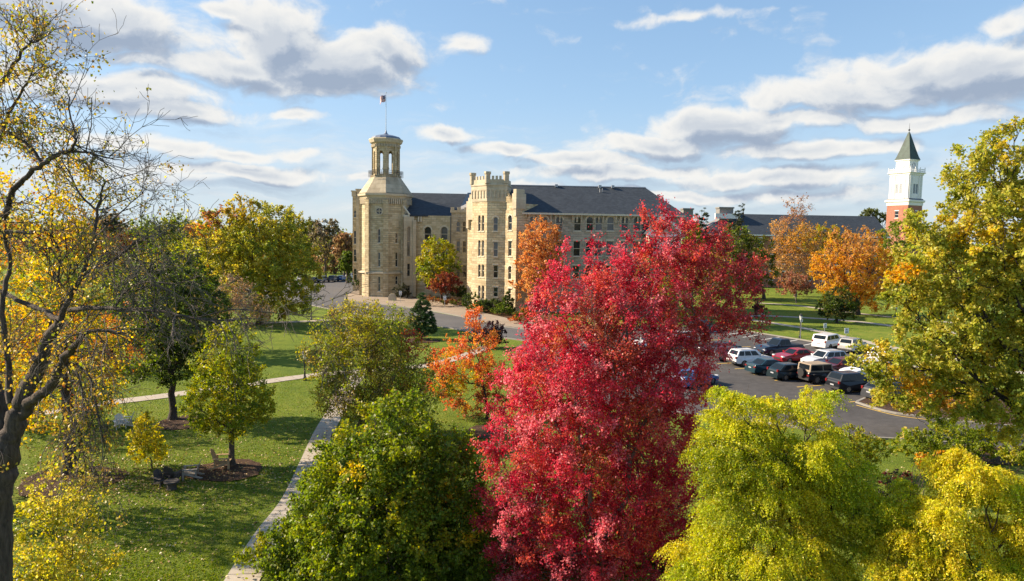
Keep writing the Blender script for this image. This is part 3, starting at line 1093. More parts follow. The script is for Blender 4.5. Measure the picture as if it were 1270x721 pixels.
    tree('shade_tree', 'big broad yellow-green tree with an orange shoulder, left of the bell tower', 'tree', 95, 322,
         [(312, 335, 72, 62), (275, 305, 42, 45), (340, 300, 45, 45), (300, 275, 42, 28), (370, 335, 32, 35), (345, 372, 48, 22), (275, 360, 45, 30), (255, 295, 20, 26)],
         [((.26, .28, .035), 2.5), ((.36, .34, .045), 5), ((.46, .38, .05), 3)], clumps=380, leaves=60000, leaf=.32, trunk=.42, tip=.03, fork_h=3.0, twigs=2,
         patches=[(256, 285, 16, ORA), (280, 270, 14, RUST), (300, 260, 18, (.36, .25, .02))])
    tree('bare_tree', 'leafless grey-brown shrubby tree in front of the broad yellow-green tree', 'tree', 74, 292,
         [(300, 385, 40, 26), (265, 372, 34, 24), (290, 360, 24, 18)], [(TAN, 3), (GREY, 3), (RUST, 1)], clumps=170, leaves=6000, leaf=.15, trunk=.12, tip=.016, fork_h=1.0, bark='bark_grey', twigs=5, spread=1.3)
    tree('shade_tree', 'rusty green tree leaning behind the dark green lawn tree', 'tree', 70, 175,
         [(175, 350, 40, 34), (230, 345, 34, 30), (200, 330, 30, 24)], [(G_MID, 3), (YG, 3), ((.25, .15, .03), 2)], clumps=150, leaves=14000, leaf=.26, trunk=.2, tip=.02, fork_h=3)
    tree('scrub_tree', 'scraggly half-bare tree beside the bend of the footpath', 'tree', 43.2, 446,
         [(452, 460, 62, 55), (440, 405, 42, 34), (490, 450, 45, 50), (410, 440, 34, 46), (470, 420, 45, 40), (470, 500, 52, 24), (420, 490, 34, 26)],
         [(YG, 4), (G_LIGHT, 4), ((.28, .22, .05), 2), (GREY, 1.2)], clumps=330, leaves=33000, leaf=.125, trunk=.17, tip=.019, fork_h=1.0, bark='bark', twigs=8, spread=1.3,
         patches=[(508, 425, 14, (.38, .06, .04)), (520, 440, 14, RUST), (440, 400, 30, (.34, .29, .03))], first=7)
    tree('small_maple', 'small orange maple with yellow lower leaves beside the crimson maple', 'tree', 47.5, 606,
         [(568, 450, 34, 28), (592, 422, 26, 26), (600, 470, 36, 26), (552, 472, 26, 20), (595, 500, 40, 16), (588, 396, 14, 16)],
         [((.64, .20, .07), 4), ((.64, .27, .06), 4), ((.58, .13, .06), 2), (YEL2, .8)], clumps=160, leaves=13000, leaf=.14, trunk=.12, tip=.012, fork_h=2.2, bark='bark_dark', twigs=4, spread=1.15,
         patches=[(580, 480, 24, YEL), (570, 490, 16, (.42, .36, .03)), (600, 505, 34, RUST)])
    tree('understory_tree', 'loose olive-green understory tree between the footpath and the orange maple', 'tree', 41, 520,
         [(505, 495, 40, 26), (535, 480, 28, 22), (480, 505, 26, 18)], [(G_MID, 3), (G_LIGHT, 2), (RUST, 1)], clumps=90, leaves=4200, leaf=.12, trunk=.09, tip=.01, fork_h=.8, bark='bark_dark', twigs=4, spread=1.2)
    # conifer: cone of tiers
    tree('pine_tree', 'small dark conical pine on the lawn in front of the driveway', 'tree', 84, 523,
         [(523, 409, 20, 9), (523, 399, 19, 10), (523, 389, 15, 10), (523, 379, 10, 9), (523, 370, 5, 7)], [((.055, .10, .028), 4), ((.08, .13, .035), 3), ((.11, .15, .05), 1)], clumps=240, leaves=17000, leaf=.30, trunk=.13, tip=.02, fork_h=.7, style='conifer', bark='bark_dark', first=9)
    tree('plum_tree', 'dark purple-leaved shrub tree at the corner of the driveway', 'tree', 78, 604,
         [(604, 422, 22, 16), (612, 412, 16, 12), (590, 425, 12, 9)], [((.035, .012, .018), 4), ((.06, .02, .025), 2)], clumps=80, leaves=4500, leaf=.2, trunk=.1, tip=.015, fork_h=.6, bark='bark_dark')
    tree('maple_tree', 'yellow and green tree in front of the middle wing of the hall', 'tree', 129, 547,
         [(541, 325, 24, 30), (530, 330, 15, 22), (555, 325, 16, 24), (543, 303, 13, 14)],
         [(G_LIGHT, 3), (YG, 4), ((.38, .30, .02), 2.5), (G_MID, 2)], clumps=130, leaves=9500, leaf=.34, trunk=.22, tip=.03, fork_h=2.5, bark='bark_dark')
    tree('ornamental_maple', 'low rusty red ornamental maple under the yellow and green tree', 'tree', 125, 553,
         [(552, 350, 19, 11), (545, 355, 14, 9), (562, 353, 12, 9)], [((.20, .045, .03), 4), (RUST, 2), ((.26, .07, .04), 2)], clumps=80, leaves=4600, leaf=.3, trunk=.15, tip=.025, fork_h=1.4, bark='bark_dark')
    tree('maple_tree', 'pale orange maple against the long wing of the hall', 'tree', 112, 678,
         [(668, 302, 24, 24), (683, 295, 16, 18), (662, 330, 20, 20), (678, 330, 20, 28), (655, 360, 14, 18), (667, 281, 12, 9), (640, 352, 8, 8)],
         [((.62, .30, .10), 4), ((.55, .24, .08), 3), ((.66, .38, .14), 2)], clumps=190, leaves=14000, leaf=.28, trunk=.25, tip=.025, fork_h=2.5, spread=1.05)
    # ---- right of the hall
    tree('shade_tree', 'round olive-green tree just right of the crimson maple crown', 'tree', 150, 946,
         [(915, 322, 38, 36), (935, 335, 28, 28), (900, 340, 30, 28), (912, 298, 26, 17), (940, 312, 22, 20)],
         [((.10, .115, .014), 4), ((.15, .145, .018), 3), (G_MID, 2)], clumps=210, leaves=16000, leaf=.40, trunk=.35, tip=.035, fork_h=3.5)
    tree('shade_tree', 'tall thin orange tree with a bare pinkish top before the long slate roof', 'tree', 158, 985,
         [(985, 300, 28, 30), (972, 315, 22, 24), (1000, 305, 20, 26), (988, 262, 17, 20), (968, 290, 16, 16), (985, 335, 26, 22)],
         [((.60, .33, .08), 3), ((.52, .29, .11), 3), ((.44, .28, .16), 2), ((.58, .28, .07), 2)], clumps=190, leaves=8500, leaf=.36, trunk=.3, tip=.04, fork_h=4, twigs=5, spread=1.2, bark='bark_grey',
         patches=[(985, 298, 20, (.52, .28, .03)), (988, 258, 24, (.36, .18, .10))])
    tree('maple_tree', 'broad golden orange maple in the park beyond the parking lot', 'tree', 121, 1063,
         [(1060, 330, 46, 36), (1035, 340, 30, 32), (1085, 340, 28, 34), (1060, 300, 34, 18), (1085, 372, 26, 14), (1040, 372, 30, 12), (1020, 330, 16, 20)],
         [((.62, .32, .04), 4), ((.64, .39, .04), 4), ((.48, .23, .05), 2)], clumps=260, leaves=19000, leaf=.33, trunk=.4, tip=.035, fork_h=2.6, bark='bark_dark', patches=[(1062, 288, 40, (.52, .28, .09))])
    tree('small_tree', 'small dark green tree in front of the golden orange maple', 'tree', 108, 1038,
         [(1040, 376, 23, 20), (1028, 380, 16, 14), (1050, 382, 14, 14)], [((.04, .055, .012), 4), (G_DEEP, 3), ((.09, .09, .014), 1)], clumps=90, leaves=7500, leaf=.25, trunk=.2, tip=.02, fork_h=1.2, bark='bark_dark')
    tree('small_tree', 'small pinkish brown tree with drooping twigs on the park lawn', 'tree', 142, 986,
         [(985, 350, 18, 13), (975, 358, 15, 8), (995, 357, 13, 9)], [((.40, .17, .10), 3), (TAN, 2), ((.34, .12, .07), 2)], clumps=80, leaves=3600, leaf=.3, trunk=.15, tip=.025, fork_h=2, twigs=4, bark='bark_grey')
    tree('shade_tree', 'green tree squeezed between the golden maple and the right-hand oak', 'tree', 150, 1112,
         [(1108, 300, 18, 26), (1118, 320, 18, 24), (1100, 315, 12, 20)], [(G_MID, 4), (G_LIGHT, 2)], clumps=90, leaves=6000, leaf=.38, trunk=.3, tip=.03, fork_h=3)
    tree('maple_tree', 'small orange maple peeking out at the edge of the right-hand oak', 'tree', 118, 1135,
         [(1125, 335, 16, 16), (1140, 345, 18, 22)], [(YEL2, 3), (ORA, 3)], clumps=60, leaves=3800, leaf=.3, trunk=.2, tip=.025, fork_h=2.5)
    tree('shade_tree', 'yellow tree behind the thin orange tree and left of the golden maple', 'tree', 172, 1022,
         [(1025, 292, 20, 14), (1012, 300, 16, 16)], [((.42, .25, .03), 3), (YG, 2)], clumps=70, leaves=4200, leaf=.42, trunk=.25, tip=.03, fork_h=3.5)
    # evergreens by the far roof
    tree('spruce_tree', 'ragged dark spruce top poking up beside the roof end of the hall', 'tree', 152, 870,
         [(870, 268, 9, 6), (868, 276, 11, 6), (868, 284, 13, 7), (866, 296, 16, 10), (872, 261, 4, 4)], [((.035, .055, .02), 3), ((.06, .075, .025), 1)], clumps=110, leaves=4200, leaf=.55, trunk=.2, tip=.03, fork_h=4, style='conifer', bark='bark_dark')
    tree('spruce_tree', 'thin leaning evergreen standing before the far slate roof', 'tree', 162, 914,
         [(920, 257, 4, 5), (917, 266, 6, 6), (914, 275, 8, 6), (911, 284, 10, 8)], [((.035, .05, .02), 3), ((.05, .065, .025), 1)], clumps=70, leaves=2200, leaf=.5, trunk=.18, tip=.03, fork_h=5, style='conifer', bark='bark_dark')
    tree('shade_tree', 'pale green tree rising behind the far slate roof', 'tree', 235, 1082,
         [(1080, 267, 13, 8), (1093, 270, 9, 7), (1072, 273, 9, 7)], [((.13, .15, .04), 3), ((.10, .12, .03), 2)], clumps=70, leaves=2600, leaf=.6, trunk=.4, tip=.06, fork_h=8, twigs=3)
    tree('shade_tree', 'light green tree beside the hall gable behind the red leaves', 'tree', 140, 850,
         [(848, 300, 13, 14), (856, 290, 12, 12), (862, 305, 14, 16)], [(G_MID, 3), (G_LIGHT, 2), (YG, 1)], clumps=80, leaves=4500, leaf=.36, trunk=.3, tip=.03, fork_h=3)

    # ---- far trees at the left
    far = [(182, 235, 180, [(180, 292, 17, 22), (168, 300, 12, 16)], 'mid-green far tree just right of the gnarled oak twigs', [(G_MID, 3), (G_LIGHT, 1)]),
           (208, 215, 212, [(210, 290, 20, 24), (222, 282, 14, 17), (198, 286, 13, 16)], 'airy pale green far tree, tallest of the far left wood', [((.13, .15, .03), 3), (G_LIGHT, 2)]),
           (240, 205, 238, [(238, 296, 15, 22), (246, 288, 10, 15)], 'yellow-green far tree touching the orange shoulder of the broad tree', [(YG, 2), (G_LIGHT, 3)]),
           (140, 190, 130, [(132, 300, 26, 30), (140, 280, 14, 16)], 'rust-brown far tree behind the gnarled oak', [(RUST, 3), ((.26, .19, .04), 2)]),
           (95, 180, 95, [(92, 300, 24, 30), (75, 310, 20, 24)], 'golden far tree behind the yellow aspen', [(YEL2, 2), (YG, 2), (RUST, 1)]),
           (35, 170, 30, [(30, 305, 30, 36)], 'orange far tree at the left edge', [(ORA, 2), (YEL2, 2)]),
           (405, 190, 404, [(404, 295, 18, 22), (395, 288, 12, 14), (412, 283, 10, 12)], 'grey-brown thinning far tree right of the broad tree', [((.20, .16, .08), 3), (GREY, 2), ((.15, .14, .04), 2)]),
           (428, 185, 427, [(426, 308, 14, 18), (433, 300, 9, 12)], 'tan brown far tree touching the left edge of the hall', [(TAN, 3), ((.30, .21, .09), 2)]),
           (432, 176, 431, [(431, 325, 10, 13)], 'dark green small far tree by the left corner of the hall', [(G_DEEP, 3)]),
           (376, 220, 376, [(374, 290, 16, 18), (386, 284, 10, 12)], 'olive far tree above the far left car park', [((.16, .15, .03), 3), (G_MID, 1)])]
    far += [(150, 260, 150, [(150, 300, 24, 22), (165, 292, 14, 14)], 'brown-green far tree low behind the gnarled oak twigs', [((.20, .17, .04), 3), (G_MID, 1)]),
            (258, 225, 258, [(262, 305, 22, 20), (275, 300, 14, 14)], 'dull green far tree behind the orange shoulder of the broad tree', [(G_MID, 3), (G_DEEP, 1)]),
            (415, 215, 415, [(416, 322, 20, 16), (402, 326, 16, 14)], 'low tan far tree above the far left car park', [(TAN, 2), ((.24, .20, .05), 3)]),
            (388, 235, 388, [(390, 312, 22, 18), (372, 318, 20, 16)], 'bushy ochre far tree behind the far left car park', [((.34, .24, .05), 3), (G_MID, 1)]),
            (350, 240, 350, [(350, 300, 26, 26)], 'green far tree behind the broad tree', [(G_MID, 3), (G_LIGHT, 1)]),
            (300, 250, 300, [(300, 300, 30, 24)], 'yellowish far tree hidden low behind the broad tree', [(YG, 3), (G_MID, 1)]),
            (215, 150, 215, [(205, 322, 26, 18), (232, 325, 22, 16)], 'low bright green far tree between the dark lawn tree and the broad tree', [(G_LIGHT, 3), (YG, 2)])]
    tree('maple_tree', 'yellow-orange tree at the left edge behind the gnarled trunk', 'tree', 44, -8,
         [(20, 470, 46, 60), (-20, 430, 60, 80), (30, 420, 40, 50), (-30, 520, 50, 50)], [(YEL2, 3), (YEL, 3), (YG, 3), (ORA, 1.5), (RUST, 1)], clumps=150, leaves=8000, leaf=.18, trunk=.28, tip=.016, fork_h=3.0, bark='bark_dark', twigs=3)
    tree('maple_tree', 'tall golden tree leaning in from the left edge above the gnarled trunk', 'tree', 31, -75,
         [(-60, 380, 75, 120), (-20, 300, 50, 60), (-110, 300, 70, 110), (-60, 480, 60, 60), (-120, 500, 60, 70), (-110, 580, 60, 50)], [(YEL, 4), (YEL2, 2), (YG, 2)], clumps=260, leaves=14000, leaf=.15, trunk=.3, tip=.016, fork_h=3.5, bark='bark_dark', twigs=3)
    tree('maple_tree', 'rust and ochre tree filling the gap between the gnarled trunk and the dark lawn tree', 'tree', 78, 95,
         [(90, 365, 60, 42), (60, 340, 40, 34), (130, 350, 40, 36), (40, 390, 44, 34), (120, 395, 34, 22)], [(YG, 4), (G_MID, 4), (G_LIGHT, 3), (RUST, 1)], clumps=180, leaves=11000, leaf=.26, trunk=.3, tip=.02, fork_h=3.0, bark='bark_dark', twigs=3)
    tree('shade_tree', 'ochre and rust tree glimpsed behind the right side of the crimson maple', 'tree', 104, 850,
         [(850, 352, 44, 44), (880, 340, 30, 34), (820, 350, 32, 36)], [(RUST, 3), ((.40, .27, .05), 3), (G_MID, 2)], clumps=160, leaves=14000, leaf=.3, trunk=.35, tip=.03, fork_h=3)
    for (cx, Y, bx, sp, lab, pal) in far:
        tree('far_tree', lab, 'tree', Y, bx, sp, pal, clumps=90, leaves=4600, leaf=.55, trunk=.35, tip=.05, fork_h=4, twigs=2, group='far trees beyond the left lawn')
    tree('pine_tree', 'dark flat-topped far pine behind the gnarled oak twigs', 'tree', 150, 136,
         [(135, 262, 12, 6), (130, 272, 17, 7), (138, 282, 20, 8)], [((.03, .04, .02), 3)], clumps=70, leaves=3200, leaf=.5, trunk=.3, tip=.04, fork_h=8, style='conifer', bark='bark_dark')


# ------------------------------------------------------------------ the gnarled tree at the left edge
def grow(rs, chains, p, d, L, r, lev, ends, droop=0.0, wander=.35):
    k = max(4, int(L / .25))
    pts = [p]
    dd = d.copy()
    for i in range(k):
        dd = unit(dd + rs.normal(size=3) * wander * .45 + np.array((0, 0, -droop * .16)))
        pts.append(pts[-1] + dd * L / k)
    pts = np.array(pts)
    chains.append((pts, np.linspace(r, r * .35, len(pts))))
    if lev == 0:
        for i in range(len(pts) // 2, len(pts)):
            ends.append((pts[i], dd))
        return
    m = rs.randint(3, 6)
    for j in range(m):
        i = rs.randint(max(1, len(pts) // 4), len(pts))
        t = unit(pts[i] - pts[i - 1])
        nd = unit(t + rs.normal(size=3) * .75 + np.array((0, 0, -.1 * droop)))
        grow(rs, chains, pts[i], nd, L * rs.uniform(.4, .7), r * .45, lev - 1, ends, droop, wander)


def gnarled_tree():
    rs = np.random.RandomState(5)
    Y = 14.0
    limbs = [  # (points px,py,depth), radius start, end, twig count, droop, leafiness
        ([(-12, 1010, 14), (-8, 840, 14), (-6, 721, 14), (-5, 650, 14), (2, 590, 14), (18, 552, 14)], .62, .40, 0, 0, 0),
        ([(18, 556, 14), (28, 520, 14), (40, 490, 14), (58, 452, 14), (70, 420, 13.9), (84, 398, 13.8)], .33, .15, 4, .6, .6),
        ([(30, 520, 14), (48, 500, 13.9), (68, 482, 13.6), (84, 458, 13.4), (92, 440, 13.2), (108, 420, 13)], .20, .09, 8, 1.2, .6),
        ([(0, 600, 14), (2, 540, 14.1), (2, 500, 14.2), (-8, 465, 14.3), (-30, 430, 14.4)], .30, .2, 2, .3, .5),
        ([(84, 398, 13.8), (95, 370, 13.8), (110, 345, 13.8), (118, 322, 13.9), (125, 295, 14.2), (130, 262, 14.4), (140, 225, 14.6)], .095, .03, 12, -.1, .9),
        ([(84, 398, 13.8), (60, 385, 14.2), (30, 372, 14.4), (5, 362, 14.6), (-30, 345, 14.8)], .10, .05, 5, .3, .7),
        ([(110, 345, 13.8), (130, 332, 13.6), (150, 322, 13.4), (170, 306, 13.3), (184, 296, 13.2)], .08, .025, 12, .6, .15),
        ([(95, 385, 13.7), (130, 382, 13.2), (170, 385, 12.9), (215, 387, 12.7), (250, 395, 12.6), (300, 398, 12.5)], .085, .022, 16, .5, .08),
        ([(250, 395, 12.6), (300, 384, 12.5), (345, 388, 12.5), (400, 394, 12.5)], .022, .008, 6, .1, .05),
        ([(150, 384, 13.0), (165, 362, 12.9), (190, 350, 12.8), (225, 352, 12.7), (262, 340, 12.6)], .035, .012, 8, .2, .1),
        ([(108, 420, 13), (118, 412, 12.9), (140, 410, 12.7), (165, 414, 12.6)], .07, .03, 8, 1.0, .3),
        ([(98, 455, 13.2), (108, 470, 13.1), (112, 500, 13.1), (110, 540, 13.1), (116, 580, 13.1)], .035, .012, 6, 1.5, .9),
        ([(104, 452, 13.2), (122, 470, 13.0), (128, 500, 13.0), (134, 530, 13.0), (140, 560, 13)], .04, .012, 7, 1.5, .8),
        ([(84, 480, 13.5), (98, 515, 13.2), (108, 545, 13.1), (106, 570, 13.1)], .06, .03, 5, 1.2, .9),
        # limb entering from beyond the left edge, rising to the right
        ([(-60, 300, 14.5), (-20, 282, 14.2), (0, 275, 14), (18, 262, 14), (22, 244, 14), (38, 222, 13.9), (62, 203, 13.8), (84, 190, 13.7), (98, 184, 13.6), (104, 172, 13.6), (96, 140, 13.7), (92, 112, 13.8)], .14, .014, 11, -.3, .55),
        ([(88, 188, 13.7), (115, 189, 13.6), (138, 195, 13.5), (160, 199, 13.5)], .045, .012, 6, -.3, .15),
        ([(-30, 287, 14.2), (0, 286, 14), (30, 288, 13.8), (50, 290, 13.7), (75, 310, 13.6)], .08, .025, 9, .3, .5),
        ([(62, 205, 13.8), (45, 180, 13.9), (20, 165, 14), (-10, 140, 14)], .07, .03, 8, -.4, 1.2),
        ([(-60, 200, 14.6), (-20, 130, 14.4), (10, 95, 14.2), (40, 60, 14), (60, 48, 14)], .12, .015, 11, -.4, 1.0),
        ([(-50, 240, 14.4), (0, 180, 14.2), (20, 140, 14.1), (38, 110, 14), (50, 85, 14)], .08, .015, 10, -.4, 1.3),
        ([(130, 262, 14.4), (108, 240, 14.5), (95, 215, 14.6), (80, 190, 14.6)], .04, .012, 6, -.3, .5),
        ([(22, 500, 14), (12, 440, 14.2), (5, 380, 14.3), (15, 330, 14.5), (8, 290, 14.5)], .11, .05, 9, .2, 1.0),
        ([(122, 300, 14.1), (160, 262, 14.2), (185, 240, 14.2), (198, 225, 14.2)], .03, .008, 5, -.2, .1),
        ([(170, 306, 13.3), (188, 330, 13.2), (205, 322, 13.1), (222, 310, 13)], .03, .008, 8, .3, .05),
    ]
    base = W(-2, 1010, Y)
    base[2] = 0
    root = thing('gnarled_oak', 'old gnarled tree with dark leaning trunk and long bare branches at the left edge', 'tree', tuple(base))
    chains, twigs = [], []
    leafpos = []
    for pts, r0, r1, nt_, dr, lf in limbs:
        Pw = np.array([W(p[0] - (9 if p[0] > 15 else 3), p[1], p[2]) for p in pts])
        Pw[:, 2] = np.maximum(Pw[:, 2], 0)
        # smooth through the points
        L2 = [2 * Pw[0] - Pw[1]] + list(Pw) + [2 * Pw[-1] - Pw[-2]]
        out = []
        for i in range(1, len(L2) - 2):
            for k in range(5):
                t = k / 5
                a, b, c, d = L2[i - 1], L2[i], L2[i + 1], L2[i + 2]
                out.append(.5 * ((2 * b) + (c - a) * t + (2 * a - 5 * b + 4 * c - d) * t * t + (3 * b - a - 3 * c + d) * t ** 3))
        out.append(L2[-2])
        out = np.array(out)
        out[1:-1] += rs.normal(size=(len(out) - 2, 3)) * min(.03, r0 * .12)
        chains.append((out, .64 * np.linspace(r0, r1, len(out)) * (1 + rs.normal(size=len(out)) * .04)))
        for j in range(int(nt_ * 1.7)):
            i = rs.randint(len(out) // 6, len(out))
            t = unit(out[i] - out[i - 1]) if i else np.array((1, 0, 0.))
            nd = unit(t * .7 + rs.normal(size=3) * .7 + np.array((0, 0, -.35 * dr)))
            e = []
            rr = max(.005, min(.015, (r0 + (r1 - r0) * i / len(out)) * .5))
            grow(rs, twigs, out[i], nd, rs.uniform(.45, 1.25), rr, 2, e, dr)
            for (q, qd) in e:
                if rs.random() < lf * .15:
                    leafpos.append(q)
    chains = [(p, np.maximum(r, .0035)) for p, r in chains]
    v, q = tubes_mesh(chains)
    np_mesh('trunk', v, q, M['bark_oak'], root, smooth_=True)
    v, q = tubes_mesh([(p, np.maximum(r, .0042)) for p, r in twigs])
    np_mesh('twigs', v, q, M['bark_twig_sunlit'], root, smooth_=True)
    lp = np.array(leafpos)
    lp = np.repeat(lp, 7, 0)
    lp = lp + rs.normal(size=lp.shape) * .085 + np.array((0, 0, -.05))
    if len(lp) > 16000:
        lp = lp[rs.choice(len(lp), 16000, replace=False)]
    lv, lq = leaf_faces(rs, lp, .064, .1, .7, .8)
    pal = np.array([(.44, .35, .055), (.42, .26, .05), (.30, .29, .04), (.26, .17, .06), G_LIGHT])
    tint = pal[rs.choice(5, len(lp), p=[.32, .12, .22, .22, .12])] * rs.uniform(.7, 1.25, (len(lp), 1))
    np_mesh('crown', lv, lq, M['leaf'], root, tint=tint)
    print('gnarled chains', len(chains), 'leaves', len(lp))


def shrub(name, label, Y, spec, pal, clumps=40, leaves=2600, leaf=.12, group=None, clip=False, cat='shrub', style='broad'):
    """low bush: short stems and a dense crown"""
    bx = spec[0][0]
    return tree(name, label, cat, Y, bx, spec, pal, clumps=clumps, leaves=leaves, leaf=leaf, trunk=.05, tip=.012, fork_h=.12, twigs=1, group=group,
                spread=.85 if clip else 1.05, shell=3.5 if clip else 2, style=style, bark='bark_dark')


def build_shrubs():
    dk = [((.03, .05, .012), 3), (G_DEEP, 3), ((.06, .08, .015), 1)]
    D = lambda px, py: at(px, py)[1]
    g = 'clipped bushes at the foot of the near tower'
    shrub('clipped_bush', 'rounded clipped bush at the left foot of the near tower', 118.6, [(585, 376, 14, 12)], dk, 50, 7500, .16, g, True)
    shrub('clipped_bush', 'lower dark clipped bush in front of the rounded one by the near tower', 113.5, [(595, 384, 16, 11)], dk, 50, 7500, .16, g, True)
    shrub('clipped_bush', 'clipped bush under the ground floor window of the near tower', 114.5, [(611, 383, 15, 12)], dk, 50, 7500, .16, g, True)
    shrub('clipped_bush', 'light-tipped clipped bush beside the pointed evergreen', 110.5, [(623, 389, 14, 12)], [(G_DEEP, 3), (G_MID, 2)], 46, 6500, .16, g, True)
    shrub('pointed_evergreen', 'dark pointed evergreen bush at the right foot of the near tower', 112.5, [(630, 386, 9, 11), (630, 375, 7, 10), (630, 367, 3.5, 6)], dk, 80, 9500, .16, None, True)
    shrub('round_bush', 'dark round bush at the base of the bell tower', 136, [(497, 361, 9, 9), (499, 366, 10, 6)], [((.03, .035, .02), 3), ((.05, .05, .02), 2)], 40, 3200, .2)
    shrub('low_hedge', 'low clipped hedge left of the bell tower', 150, [(441, 351, 6, 3.5), (447, 353, 5, 3)], dk, 30, 2400, .2, None, True)
    shrub('low_hedge', 'taller dark hedge stub at the far left corner of the hall', 158, [(433, 346, 3, 5)], dk, 20, 1600, .2, None, True)
    shrub('flower_shrub', 'reddish low shrubs along the pavement before the middle wing', 122, [(535, 371, 16, 4), (560, 374, 14, 4)], [((.16, .07, .03), 3), (RUST, 2), (G_DEEP, 3)], 40, 3000, .2)
    shrub('flower_shrub', 'dark evergreen shrubs left of the near tower behind the low maple', 127, [(568, 362, 14, 7), (576, 366, 10, 7)], dk, 40, 3400, .2)
    shrub('flower_shrub', 'orange-red shrub just left of the crimson maple below the evergreen', 100, [(645, 395, 15, 8), (655, 388, 10, 8)], [((.42, .10, .04), 3), (G_DEEP, 2), (ORA, 1)], 50, 3400, .18)
    shrub('young_redbud', 'reddish brown sapling at the corner of the driveway left of the scraggly tree', 78, [(413, 392, 7, 9), (418, 400, 6, 6)], [((.20, .05, .04), 3), (RUST, 2)], 30, 1300, .14)
    shrub('leafy_shrub', 'broad mounded green shrub below the right-hand oak', 40, [(1180, 545, 46, 24), (1140, 552, 34, 18), (1215, 552, 36, 18)], [(G_MID, 3), (G_LIGHT, 4), (YG, 1)], 150, 12500, .13)
    shrub('leafy_shrub', 'yellowish loose shrub at the near kerb of the parking lot', 37, [(1045, 545, 26, 16), (1075, 558, 30, 20), (1030, 566, 26, 20), (1062, 535, 8, 14)], [(YG, 3), (G_LIGHT, 3), ((.30, .24, .03), 1)], 120, 7600, .12)
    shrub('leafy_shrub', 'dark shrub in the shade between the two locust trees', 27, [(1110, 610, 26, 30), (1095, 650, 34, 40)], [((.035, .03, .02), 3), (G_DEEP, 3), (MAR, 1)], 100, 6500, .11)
    shrub('leafy_shrub', 'green shrub with brown tips at the right edge below the oak', 37, [(1262, 560, 22, 18), (1285, 570, 26, 24)], [(G_LIGHT, 3), (YG, 2)], 60, 4500, .12)
    shrub('leafy_shrub', 'small orange-leaved shrub above the golden locust tree', 33, [(1148, 572, 12, 10), (1165, 566, 10, 8)], [(YEL2, 2), (ORA, 2), (YG, 2)], 40, 1500, .12)
    shrub('island_tree', 'low orange-leaved tree on the island at the end of the parked cars', 46, [(1165, 497, 38, 16), (1125, 497, 26, 14), (1200, 495, 30, 16), (1095, 492, 16, 10)], [((.52, .26, .06), 3), ((.50, .40, .04), 4), (YG, 3)], 120, 7500, .16)
    shrub('leafy_shrub', 'purple-brown shrub at the edge of the lot under the round olive tree', 100, [(943, 386, 7, 11), (939, 378, 6, 8)], [((.10, .03, .035), 3), (MAR, 2)], 40, 2200, .2)
    shrub('leafy_shrub', 'green shrub under the left side of the crimson maple', 24.5, [(640, 690, 26, 40), (700, 712, 50, 26)], [(G_DEEP, 3), (G_MID, 2), (RUST, .6)], 90, 6000, .11)
    shrub('leafy_shrub', 'green shrub right of the crimson maple trunk', 24, [(850, 700, 34, 30), (800, 715, 40, 22)], [(G_MID, 3), (G_DEEP, 2)], 90, 6000, .11)
    shrub('leafy_shrub', 'dark evergreen shrub behind the yellow aspen', 44, [(112, 500, 26, 30)], [(G_DEEP, 3)], 40, 2400, .14)


